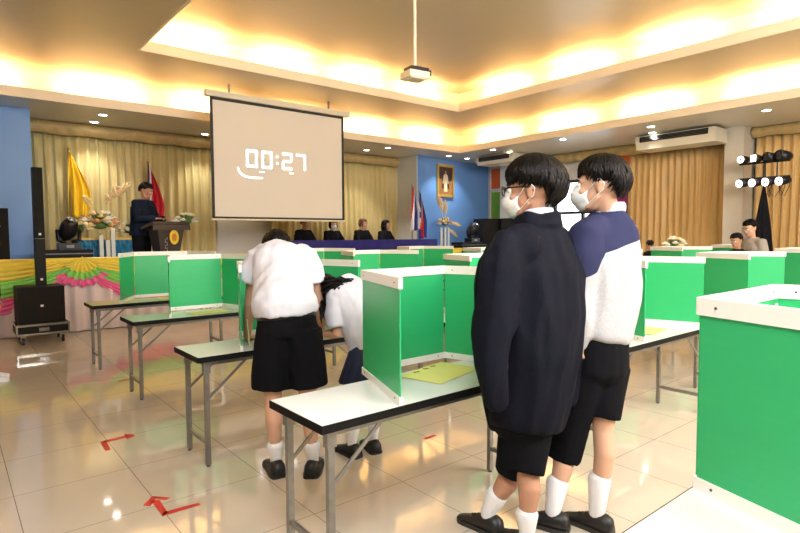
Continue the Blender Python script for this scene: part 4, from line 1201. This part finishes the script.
# downlights
for i, (x, y, lab) in enumerate([(2.21, 10.85, 'round downlight above the yellow flag, nearer of that pair'), (2.22, 11.62, 'round downlight above the yellow flag, closer to the curtain'), (4.26, 11.58, 'round downlight just left of the projection screen'),
                                 (8.19, 11.3, 'round downlight over the right stage curtain, left of its pair'), (8.4, 10.7, 'round downlight over the right stage curtain, right of its pair'), (10.55, 10.8, 'round downlight above the framed portrait'), (11.3, 10.85, 'round downlight right of the framed portrait'),
                                 (10.65, 9.33, 'round downlight left of the small air conditioner'), (10.75, 7.38, 'round downlight above the two masked boys'), (10.89, 5.45, 'round downlight left of the large air conditioner'), (11.56, 5.75, 'round downlight beside the large air conditioner louver'), (11.06, 3.5, 'round downlight in front of the beige pillar'),
                                 (11.4, 9.4, 'round downlight at the near end of the small air conditioner'), (10.9, 1.4, 'downlight on the right soffit nearest the camera')]):
    if i in (13,): continue
    r = empty('downlight', (x, y, SOF - .01), lab, 'downlight', 'ceiling downlights')
    m = MB(); n = 20
    m.tube([(x + .075 * math.cos(2 * PI * k / n), y + .075 * math.sin(2 * PI * k / n), SOF - .004) for k in range(n + 1)], [.010] * (n + 1), n=6, round_ends=False)
    part(m, 'trim_ring', WPLAS, r, True)
    part(MB().cyl((x, y, SOF - .010), (x, y, SOF - .002), .062, 20), 'bulb', DLM, r)
    l = bpy.data.lights.new('downlight_lamp', 'SPOT'); l.energy = 60; l.spot_size = R(95); l.spot_blend = .6; l.color = (1, .95, .88); l.shadow_soft_size = .05
    o = bpy.data.objects.new('downlight_lamp', l); COL.objects.link(o); o.location = (x, y, SOF - .03)
    ORIG_L = r; o.parent = r; o.location = (0, 0, -.02)


# air conditioners
def aircon(x0, x1, y0, y1, zt, zb, label):
    r = empty('air_conditioner', ((x0 + x1) / 2, (y0 + y1) / 2, zb), label, 'air conditioner')
    prof = [(x0, zt - .10), (x0 + .06, zb), (x1, zb), (x1, zt), (x0 + .02, zt)]
    m = MB(); vs = [(x, y0, z) for x, z in prof] + [(x, y1, z) for x, z in prof]
    n = 5
    m.add(vs, [tuple(range(n)), tuple(range(2 * n - 1, n - 1, -1))] + [(i, n + i, n + (i + 1) % n, (i + 1) % n) for i in range(n)])
    part(m, 'casing', CREAM, r)
    part(MB().bb((x0 - .012, y0 + .12, zt - .13), (x0 + .03, y1 - .10, zt - .02)), 'outlet', BPLAST, r)
    for k in range(3): part(MB().box((x0 - .014, (y0 + y1) / 2, zt - .045 - .03 * k), (.03, (y1 - y0) - .26, .004), Matrix.Rotation(R(30), 3, 'Y')), 'louver', SCREW, r)
    for y in (y0 + .15, y1 - .15): part(MB().bb((x0 + .2, y - .02, zt), (x0 + .24, y + .02, SOF + .001)), 'hanger', STEEL, r)


aircon(11.62, 12.25, 4.55, 6.15, 3.56, 3.28, 'long cream air conditioner under the soffit by the beige pillar')
aircon(11.25, 11.9, 9.2, 10.45, 3.57, 3.36, 'cream air conditioner under the soffit by the blue wall')

# portrait
pa = math.atan2(.33, 3.17); rp = Matrix.Rotation(pa, 3, 'Z')
pc = V((10.90, 11.317 - .03, 2.99))
r = empty('framed_portrait', pc, 'gold framed portrait hanging high on the blue wall', 'picture')
def wb(a, b): # box in the wall's frame
    m = MB(); c = V([(a[i] + b[i]) / 2 for i in range(3)]); m.box(pc + rp @ c, [abs(b[i] - a[i]) for i in range(3)], rp); return m
def wbs(*l):
    m = MB()
    for a, b in l: q = wb(a, b); m.add(q.v, q.f)
    return m
part(wbs(((-.36, -.02, -.45), (-.29, .02, .45)), ((.29, -.02, -.45), (.36, .02, .45)), ((-.36, -.02, .38), (.36, .02, .45)), ((-.36, -.02, -.45), (.36, .02, -.38))), 'frame', GOLD, r)
part(wb((-.30, .0, -.39), (.30, .01, .39)), 'painted_backdrop', mat('dark_backdrop', (.05, .02, .025), .5, var=.5, scale=6), r)
part(wbs(((-.30, -.004, -.39), (.30, .0, -.22)), ((-.27, -.006, -.22), (-.16, .0, .05)), ((.16, -.006, -.22), (.28, .0, .0))), 'painted_furniture', mat('painted_bronze', (.30, .14, .04), .5, var=.4, scale=20), r)
pm = MB()
pm.tube([pc + rp @ V((0, -.006, -.30)), pc + rp @ V((0, -.006, -.02)), pc + rp @ V((0, -.006, .15)), pc + rp @ V((0, -.006, .19))], [(.075, .004), (.065, .004), (.085, .004), (.03, .004)], side=rp @ V((1, 0, 0)), n=14, round_ends=False)
pm.tube([pc + rp @ V((-.07, -.006, .13)), pc + rp @ V((-.11, -.006, -.08))], [(.025, .004)] * 2, side=rp @ V((1, 0, 0)), n=10)
pm.tube([pc + rp @ V((.07, -.006, .13)), pc + rp @ V((.11, -.006, -.08))], [(.025, .004)] * 2, side=rp @ V((1, 0, 0)), n=10)
part(pm, 'painted_figure', mat('painted_cream', (.72, .62, .42), .5, var=.1), r)
part(MB().tube([pc + rp @ V((0, -.007, .20)), pc + rp @ V((0, -.007, .27))], [(.03, .004), (.026, .004)], side=rp @ V((1, 0, 0)), n=10), 'painted_face', mat('painted_skin', (.50, .30, .18), .5), r)


# flags
def flag(x, y, z0, ztop, stripes, label, w=.30, drop=1.15, sg=1, seed=1):
    r = empty('flag', (x, y, z0), label, 'flag', 'flags on the stage')
    part(MB().cyl((x, y, z0 + .03), (x, y, ztop), .014, 10), 'pole', mat('dark_pole', (.12, .05, .02), .4), r)
    part(MB().cyl((x, y, ztop), (x, y, ztop + .05), .018, 10, .004).ell((x, y, ztop + .01), (.026, .026, .02)), 'finial', GOLD, r)
    part(MB().cyl((x, y, z0), (x, y, z0 + .04), .15, 20), 'stand_base', BPLAST, r)
    rr = random.Random(seed); n = 48; nv = 26
    vs = []
    for j in range(nv + 1):
        v = j / nv; ww = w * (.06 + .94 * min(1, v * 1.7) ** .8) * (1 - .15 * v)
        for i in range(n + 1):
            u = i / n
            zz = ztop - .03 - drop * v * (1 - .12 * u) - u * .10 - .02 * math.sin(u * 14 + v * 2)
            vs.append((x + sg * (.01 + ww * (u - .12) * .95), y - .02 - .045 * math.sin(u * 17 + v * 1.2 + seed) * min(1, .3 + v) - .02 * math.sin(u * 5 + v * 4), zz))
    m = MB()
    fs = []; mi = []
    for j in range(nv):
        for i in range(n):
            fs.append((j * (n + 1) + i, j * (n + 1) + i + 1, (j + 1) * (n + 1) + i + 1, (j + 1) * (n + 1) + i))
            t = (i / n) * 1.0 + (j / nv) * .25; t = min(.999, t / 1.25); a = 0; k = 0
            for q, (wd_, _) in enumerate(stripes):
                a += wd_
                if t < a: k = q; break
            mi.append(k)
    m.add(vs, fs); m.mi = mi
    o = part(m, 'cloth', None, r, True, mats=[c_ for _, c_ in stripes])
    s = o.modifiers.new('t', 'SOLIDIFY'); s.thickness = .003


FR = mat('flag_red', (.60, .02, .04), .6); FW = mat('flag_white', (.78, .76, .76), .6); FB = mat('flag_blue', (.03, .05, .28), .6); FY = mat('flag_yellow', (.85, .55, .02), .6)
flag(1.82, 11.85, .6, 3.1, [(1, FY)], 'plain yellow flag hanging on a pole before the left curtain', w=.42, drop=1.25, seed=2)
flag(3.2, 11.85, .6, 2.98, [(.16, FB), (.10, FW), (.74, FR)], 'red, white and blue flag on a pole behind the man at the lectern', w=.34, drop=1.35, seed=3)
flag(9.42, 11.0, .6, 2.78, [(.17, FR), (.15, FW), (.36, FB), (.16, FW), (.16, FR)], 'red, white and blue striped flag beside the blue wall', w=.36, drop=1.15, seed=4)
flag(9.66, 10.98, .6, 2.62, [(.28, FB), (.16, FY), (.12, FR), (.10, FW), (.34, FB)], 'dark blue and yellow flag, right of the striped one by the blue wall', w=.28, drop=1.2, seed=5)

# lectern
def lectern():
    o = V((3.00, 10.12, .6)); a = Matrix.Rotation(R(12), 3, 'Z')
    r = empty('lectern', o, 'dark speaker lectern with a yellow oval emblem on the stage', 'lectern')
    DW = mat('dark_lectern_wood', (.045, .032, .03), .4, var=.3)
    def b(c, d, rt_=None): return MB().box(o + a @ V(c), d, a if rt_ is None else a @ rt_)
    part(b((0, 0, .03), (.56, .42, .06)), 'base', DW, r)
    m = MB(); vs = []
    for z, w, d in ((.06, .20, .15), (.55, .17, .12), (1.0, .24, .17)):
        for s, t in ((-1, -1), (1, -1), (1, 1), (-1, 1)): vs.append(o + a @ V((s * w, t * d, z)))
    m.add(vs, [(0, 1, 2, 3), (8, 9, 10, 11)] + [(j * 4 + i, j * 4 + (i + 1) % 4, j * 4 + 4 + (i + 1) % 4, j * 4 + 4 + i) for j in range(2) for i in range(4)])
    part(m, 'column', DW, r)
    part(b((0, .03, 1.06), (.66, .46, .05), Matrix.Rotation(R(-12), 3, 'X')), 'slanted_top', DW, r)
    part(b((0, -.18, 1.03), (.68, .05, .09)), 'front_lip', DW, r)
    e = MB(); pts = []
    c = o + a @ V((.05, -.165, .86))
    e.tube([c, c + a @ V((0, -.012, 0))], [(.085, .125)] * 2, side=a @ V((1, 0, 0)), n=24, round_ends=False)
    em = part(e, 'oval_emblem', mat('emblem_yellow', (.85, .60, .03), .5), r)
    e = MB(); e.tube([c + a @ V((0, -.012, 0)), c + a @ V((0, -.015, 0))], [(.045, .07)] * 2, side=a @ V((1, 0, 0)), n=20, round_ends=False)
    part(e, 'emblem_crest', mat('emblem_orange', (.55, .22, .03), .5), em)
    t = MB()
    for i in range(6):
        z = .62 + i * .052
        t.add(*(lambda q: (q.v, q.f))(b((-.085, -.15, z), (.05, .012, .008)))); t.add(*(lambda q: (q.v, q.f))(b((-.085 + .018 * (-1) ** i, -.15, z + .018), (.008, .012, .03))))
    part(t, 'silver_lettering', mat('silver_letter', (.45, .45, .45), .3, metal=.5), r)
    part(MB().tube([o + a @ V((-.10, .05, 1.1)), o + a @ V((-.12, .0, 1.25)), o + a @ V((-.16, .10, 1.40)), o + a @ V((-.2, .17, 1.42))], [.005, .005, .005, .012], n=8), 'gooseneck_microphone', BPLAST, r, True)
    pp = b((-.14, .03, 1.10), (.22, .28, .004), Matrix.Rotation(R(-12), 3, 'X'))
    single(pp, 'speech_paper', FW, 'white sheets of paper on the lectern top', 'paper', o + a @ V((-.14, .03, 1.1)))


lectern()


# flowers
def blossom(mb, c, rad, rr):
    c = V(c)
    for ring_, (n, t, s) in enumerate(((6, .9, 1.0), (5, .5, .8), (3, .15, .55))):
        for k in range(n):
            w = 2 * PI * k / n + ring_ + rr.uniform(-.2, .2)
            d = V((math.cos(w) * t, math.sin(w) * t, .35 + ring_ * .3)).normalized()
            q = d.to_track_quat('Z', 'Y').to_matrix()
            mb.ell(c + V((math.cos(w), math.sin(w), 0)) * rad * .45 * t + V((0, 0, rad * .2 * ring_)), (rad * .42 * s, rad * .16, rad * .5 * s), q, 7, 5)


def bouquet(x, y, z, rx, rz, n, label, mats, rad=.05, pampas=0, leaves=26, seed=1, base_z=None, cat='flowers'):
    r = empty('flower_arrangement', (x, y, base_z if base_z is not None else z), label, cat)
    rr = random.Random(seed)
    for i in range(n):
        th = rr.uniform(0, 2 * PI); ph = math.acos(rr.uniform(-.15, 1)); q = V((math.sin(ph) * math.cos(th) * rx, math.sin(ph) * math.sin(th) * rx * .7, math.cos(ph) * rz))
        mb = MB(); blossom(mb, V((x, y, z)) + q, rad * rr.uniform(1.1, 1.6), rr)
        part(mb, 'blossom', rr.choice(mats), r, True)
    m = MB()
    for i in range(leaves):
        th = rr.uniform(0, 2 * PI); ph = rr.uniform(.2, 1.7); d = V((math.sin(ph) * math.cos(th) * rx, math.sin(ph) * math.sin(th) * rx * .7, math.cos(ph) * rz))
        e = V((x, y, z)) + d * rr.uniform(.9, 1.2)
        m.tube([V((x, y, z)) + d * .3, V((x, y, z)) + d * .8, e], [(.006, .004), (.018, .005), (.003, .002)], n=6)
    m.ell((x, y, z), (rx * .5, rx * .35, rz * .35), None, 12, 8)
    part(m, 'foliage', LEAF, r, True, kind='stuff')
    return r, rr


def plume(root, a, b, c, w, seed=1, m=None):
    a, b, c = V(a), V(b), V(c); mb = MB(); rr = random.Random(seed)
    mb.tube([a, b, c], [.006, .005, .003], n=6)
    for i in range(200):
        t = rr.uniform(.35, 1); p = a.lerp(b, t * 2) if t < .5 else b.lerp(c, t * 2 - 1)
        d = (c - a).normalized() * .06 + V((rr.uniform(-1, 1), rr.uniform(-.6, .6), rr.uniform(-.5, .6))) * w * math.sin(min(1, (t - .3) * 1.5) * PI * .8 + .2)
        mb.tube([p, p + d * .6, p + d], [.011, .012, .003], n=5, round_ends=False)
    part(mb, 'pampas_plume', m or PAMP, root, True)


# blue skirted flower table with gold top, stage left
r = empty('flower_table', (2.15, 10.75, .6), 'small table with teal satin skirt and gold cloth top on the stage', 'table')
part(MB().bb((1.68, 10.5, 1.42), (2.62, 11.0, 1.46)), 'gold_top_cloth', GOLDC, r)
m = MB()
m.grid(lambda u, v: (1.70 + .90 * u, 10.50 - .012 - .014 * math.sin(u * 75 + 2 * math.sin(v * 20)) - .01 * math.sin(v * 30 + u * 40), .62 + .80 * v), 160, 24)
part(m, 'satin_skirt', TEAL, r, True)
part(MB().bb((1.71, 10.52, .6), (2.59, 10.98, 1.42)), 'frame_box', TEAL, r)
b1, rr = bouquet(2.08, 10.7, 1.68, .26, .22, 40, 'large cream and white flower arrangement with a tall pampas plume on the teal table', [FLW, FLW, FLY, FLO], rad=.06, base_z=1.46, seed=3)
plume(b1, (2.1, 10.7, 1.8), (2.22, 10.68, 2.15), (2.55, 10.68, 2.38), .12, 4)
plume(b1, (2.0, 10.7, 1.8), (1.95, 10.68, 2.0), (1.86, 10.68, 2.12), .06, 5, FLY)
bouquet(1.74, 10.62, 1.58, .15, .14, 14, 'cream flower posy left of the large arrangement', [FLW, FLY, FLY], rad=.05, base_z=1.46, seed=6)
bouquet(2.50, 10.66, 1.58, .15, .13, 14, 'white flower posy between the large arrangement and the man', [FLW, FLW, FLY], rad=.05, base_z=1.46, seed=7)
for i, (x, h, lab) in enumerate(((2.02, 1.50, 'clear acrylic flower column, leftmost of three'), (2.12, 1.42, 'clear acrylic flower column, shortest of three'), (2.20, 1.62, 'clear acrylic flower column, rightmost of three'))):
    rc = empty('display_column', (x, 10.36, .6), lab, 'column', 'acrylic columns before the teal table')
    part(MB().bb((x - .03, 10.33, .62), (x + .03, 10.39, h)), 'shaft', GLASSM, rc)
    part(MB().bb((x - .045, 10.315, .6), (x + .045, 10.405, .62)), 'foot', GLASSM, rc)
    part(MB().ell((x, 10.36, h + .02), (.025, .025, .025)), 'gold_ball', GOLD, rc, True)
bouquet(3.36, 10.14, 1.74, .19, .13, 24, 'white flower bouquet on the right side of the lectern', [FLW, FLW, FLW, FLY], rad=.045, base_z=1.68, seed=9)
# right arrangement on tall glass vases
b2, rr = bouquet(10.35, 10.75, 1.78, .20, .16, 18, 'dried flower arrangement with upright pampas plumes before the blue wall', [FLW, FLY, FLO], rad=.05, base_z=.6, seed=12)
plume(b2, (10.32, 10.75, 1.8), (10.2, 10.72, 2.2), (10.08, 10.72, 2.5), .10, 13)
plume(b2, (10.36, 10.75, 1.8), (10.36, 10.72, 2.1), (10.33, 10.72, 2.35), .06, 14)
plume(b2, (10.4, 10.75, 1.8), (10.6, 10.72, 1.8), (10.85, 10.72, 1.72), .08, 15)
plume(b2, (10.4, 10.75, 1.75), (10.55, 10.72, 1.6), (10.75, 10.72, 1.45), .07, 16)
for dx in (-.12, .02, .14): part(MB().cyl((10.35 + dx, 10.75, .6), (10.35 + dx, 10.75, 1.68), .03, 12), 'glass_stand', GLASSM, b2)

# blue table for the four seated people
r = empty('conference_table', (7.7, 10.8, .6), 'long table under a royal blue cloth before the four seated people', 'table')
part(MB().bb((5.5, 10.56, 1.345), (9.88, 11.02, 1.37)), 'tabletop', BLUEC, r)
part(MB().grid(lambda u, v: (5.49 + 4.4 * u, 10.55 - .012 * math.sin(u * 90 + math.sin(u * 31)) * (1 - v), .61 + .762 * v), 400, 4), 'cloth_front', BLUEC, r, True)
part(MB().grid(lambda u, v: (9.89 + .012 * math.sin(u * 20) * (1 - v), 10.55 + .48 * u, .61 + .762 * v), 40, 4), 'cloth_side', BLUEC, r, True)
for x in (5.6, 9.75): part(MB().bb((x - .02, 10.62, .6), (x + .02, 10.97, 1.345)), 'leg_frame', STEEL, r)


# speakers and moving heads
def cabinet(x, y, w, d, h, z, az, label, plate=True, name='speaker'):
    a = Matrix.Rotation(-R(az), 3, 'Z'); o = V((x, y, z)); r = empty(name, o, label, 'speaker')
    part(MB().box(o + V((0, 0, h / 2)), (w, d, h), a), 'cabinet', BLACK, r)
    part(MB().box(o + a @ V((0, -d / 2 - .006, 0)) + V((0, 0, h / 2)), (w * .94, .012, h * .95), a), 'grille', GRILLE, r)
    if plate: part(MB().box(o + a @ V((0, -d / 2 - .014, 0)) + V((0, 0, h * .48)), (.035, .004, .028), a), 'badge', WPLAS, r)
    return r


cabinet(.45, 10.45, .60, .5, .95, .96, 0, 'black loudspeaker at the far left in front of the blue wall', plate=False)
t = empty('speaker_plinth', (.45, 10.45, .6), 'low dark box carrying the far left loudspeaker', 'box')
part(MB().bb((.12, 10.18, .6), (.78, 10.72, .96)), 'box', BLACK, t)
cabinet(12.0, 10.7, .62, .55, .95, .98, 20, 'large black loudspeaker before the blue wall, left of the two at right', plate=False)
cabinet(12.2, 10.0, .42, .42, .98, .95, 75, 'black loudspeaker turned sideways in front of the lime panel', plate=False)
t = empty('speaker_plinth', (11.9, 10.5, .6), 'low black riser under the loudspeakers at right', 'box')
part(MB().bb((11.6, 9.97, .6), (12.54, 11.0, .95)), 'box', BLACK, t)

t = empty('flight_case', (1.5, 10.35, .6), 'low black case behind the yellow swags that carries a moving head light', 'case')
part(MB().bb((1.14, 10.15, .6), (1.86, 10.6, 1.27)), 'body', BLACK, t)
part(MB().bb((1.13, 10.14, 1.20), (1.87, 10.61, 1.215)), 'metal_edge', SCREW, t)
t = empty('flight_case', (11.1, 10.5, .6), 'low black case beside the dried flowers at right', 'case')
part(MB().bb((10.55, 10.3, .6), (11.5, 10.7, 1.28)), 'body', BLACK, t)
part(MB().bb((10.54, 10.29, 1.20), (11.51, 10.71, 1.215)), 'metal_edge', SCREW, t)


def moving_head(x, y, z, label, s=1.0, ang=0):
    r = empty('moving_head_light', (x, y, z), label, 'stage light', 'moving head stage lights')
    o = V((x, y, z))
    part(MB().box(o + V((0, 0, .05 * s)), (.30 * s, .24 * s, .10 * s)), 'base', BPLAST, r)
    part(MB().box(o + V((0, -.122 * s, .05 * s)), (.10 * s, .006, .04 * s)), 'display', mat('grey_display', (.2, .2, .2), .3), r)
    for q in (-1, 1): part(MB().tube([o + V((q * .06, 0, .11 * s)), o + V((q * .14 * s, 0, .15 * s)), o + V((q * .155 * s, 0, .30 * s))], [(.035 * s, .05 * s), (.03 * s, .055 * s), (.025 * s, .05 * s)], side=(1, 0, 0), n=12), 'yoke_arm', BPLAST, r, True)
    c = o + V((0, 0, .31 * s)); d = V((math.sin(ang), -.5, math.cos(ang))).normalized()
    h = part(MB().tube([c - d * .13 * s, c - d * .05 * s, c + d * .06 * s, c + d * .13 * s], [.09 * s, .125 * s, .125 * s, .10 * s], n=20), 'lamp_head', BPLAST, r, True)
    part(MB().cyl(c + d * .17 * s, c + d * .185 * s, .07 * s, 16), 'lens', CHROME, h)


moving_head(1.55, 10.35, 1.27, 'black moving head light left of the cream flowers', 1.05, .3)
moving_head(11.15, 10.5, 1.28, 'black moving head light between the dried flowers and the right loudspeakers', 1.1, .6)

# column speaker on its subwoofer, on a wheeled case lid
cabinet(1.0, 9.3, .55, .55, .50, .29, 0, 'black subwoofer on a wheeled case lid before the draped stage', name='subwoofer')
t = empty('column_loudspeaker', (1.03, 9.25, .79), 'tall thin black column loudspeaker standing on the subwoofer', 'speaker')
part(MB().bb((.965, 9.17, .79), (1.085, 9.33, 1.45)), 'lower_section', BLACK, t)
part(MB().bb((.965, 9.17, 1.455), (1.085, 9.33, 2.44)), 'upper_section', BLACK, t)
part(MB().bb((.975, 9.16, 1.47), (1.075, 9.17, 2.42)), 'grille', GRILLE, t)
for z in (.87, 1.50): part(MB().bb((1.01, 9.155, z), (1.04, 9.165, z + .03)), 'badge', WPLAS, t)
t = empty('wheeled_case_lid', (1.0, 9.3, 0), 'metal edged case lid on castors under the subwoofer', 'case')
part(MB().bb((.70, 9.0, .13), (1.31, 9.6, .27)), 'lid', BLACK, t)
m = MB()
for z in (.13, .255): m.bb((.69, 8.99, z), (1.32, 9.0, z + .03)).bb((.69, 9.0, z), (.70, 9.6, z + .03)).bb((1.31, 9.0, z), (1.32, 9.6, z + .03))
for x in (.69, 1.30): m.bb((x, 8.985, .13), (x + .02, 9.0, .285))
part(m, 'metal_edge', CHROME, t)
part(MB().bb((.95, 8.98, .18), (1.07, 8.992, .23)), 'handle', CHROME, t)
for x in (.77, 1.24):
    for y in (9.07, 9.52):
        w = part(MB().cyl((x - .015, y, .048), (x + .015, y, .048), .048, 16), 'castor', BPLAST, t)
        part(MB().bb((x - .024, y - .03, .06), (x - .018, y + .03, .13)).bb((x + .018, y - .03, .06), (x + .024, y + .03, .13)).bb((x - .03, y - .03, .118), (x + .03, y + .03, .13)), 'fork', CHROME, w)


# stage light tree at right
def light_tree():
    bx, by = 11.75, 3.72
    r = empty('light_stand', (bx, by, 0), 'black stand with two bars of stage lamps, black cloth over its pole', 'light stand')
    ax = V((0, -1, 0))
    part(MB().cyl((bx, by, .02), (bx, by, 2.88), .022, 12), 'pole', BPLAST, r)
    for k in range(3):
        w = 2 * PI * k / 3 + .4
        part(MB().bar((bx, by, .55), (bx + math.cos(w) * .5, by + math.sin(w) * .5, .015), .03, .015), 'leg', BPLAST, r)
    for z in (2.50, 2.78): part(MB().cyl((bx, by - .40, z), (bx, by + .42, z), .018, 10), 'crossbar', BPLAST, r)
    for y in (by - .2, by + .2): part(MB().cyl((bx, y, 2.5), (bx, y, 2.78), .012, 8), 'upright', BPLAST, r)
    m = MB(); n = 40; vs = []
    for z, q in ((2.32, .02), (2.1, .05), (1.7, .10), (1.2, .15), (.8, .18)):
        for k in range(n): w = 2 * PI * k / n; rad = q * (1 + .22 * math.sin(w * 7 + z)); vs.append((bx + math.cos(w) * rad, by + math.sin(w) * rad, z))
    m.add(vs, [(j * n + k, j * n + (k + 1) % n, (j + 1) * n + (k + 1) % n, (j + 1) * n + k) for j in range(4) for k in range(n)])
    single(m, 'cover_cloth', SUIT, 'black cloth draped round the pole of the light stand', 'cloth', (bx, by, .8), smooth=True)
    names = ['far left', 'second', 'third', 'far right']
    for row, z, nm in ((0, 2.47, 'lower'), (1, 2.83, 'upper')):
        for k in range(4):
            y = by + .34 - k * .215; s = 1.0 if row == 0 else (.9, .9, 1.05, 1.25)[k]
            q = empty('stage_lamp', (bx, y, z), f'black stage lamp on the {nm} bar, {names[k]} as seen by the camera', 'stage light', 'lamps on the light stand')
            d = V((-.80, -.0, -.12)).normalized() if row == 0 else V((-.9, .25, 0)).normalized()
            d = (d + V((0, .45, 0))).normalized() if row == 0 else d
            c = V((bx - .06, y, z - .05 if row == 0 else z + .03))
            part(MB().tube([c - d * .15 * s, c - d * .08 * s, c + d * .08 * s], [.055 * s, .075 * s, .088 * s], n=18, round_ends=False), 'housing', BPLAST, q, True)
            if row == 0 or k in (0,):
                ln = part(MB().cyl(c + d * .081 * s, c + d * .088 * s, .074 * s, 18), 'lens', LEDM, q)
                if k != 1: part(MB().ell(c + d * .09 * s, (.02, .02, .02), None, 10, 6), 'dark_centre', BPLAST, ln)
            else:
                a_ = d.to_track_quat('Y', 'Z').to_matrix()
                part(MB().box(c + d * .09 * s, (.09, .02, .12), a_), 'lens', LEDM if k == 1 else BPLAST, q)
            part(MB().bar(c, (bx, y, z + (.03 if row == 0 else -.05)), .02, .01), 'bracket', BPLAST, q)
    m = MB(); rr = random.Random(3)
    for i in range(6):
        y0 = by + rr.uniform(-.35, .1); y1 = y0 - rr.uniform(.05, .25)
        m.tube([(bx, y0, 2.44), (bx - .02, y0 - .02, 2.3 - rr.uniform(0, .1)), (bx, (y0 + y1) / 2, 2.18 - rr.uniform(0, .06)), (bx - .01, y1, 2.32), (bx, y1, 2.5)], [.006] * 5, n=6)
    part(m, 'cable', BPLAST, r, True)


light_tree()

bouquet(11.4, 5.16, 1.24, .24, .14, 26, 'low white flower bouquet in front of the wide amber curtain', [FLW, FLW, FLY], rad=.055, base_z=1.14, seed=21)
t = empty('flower_stand', (11.4, 5.16, 0), 'narrow white stand under the low white bouquet', 'stand')
part(MB().cyl((11.4, 5.16, .03), (11.4, 5.16, .95), .05, 14), 'post', WPLAS, t); part(MB().cyl((11.4, 5.16, 0), (11.4, 5.16, .03), .18, 20), 'base', WPLAS, t); part(MB().cyl((11.4, 5.16, .95), (11.4, 5.16, 1.2), .10, 18, .16), 'bowl', WPLAS, t)
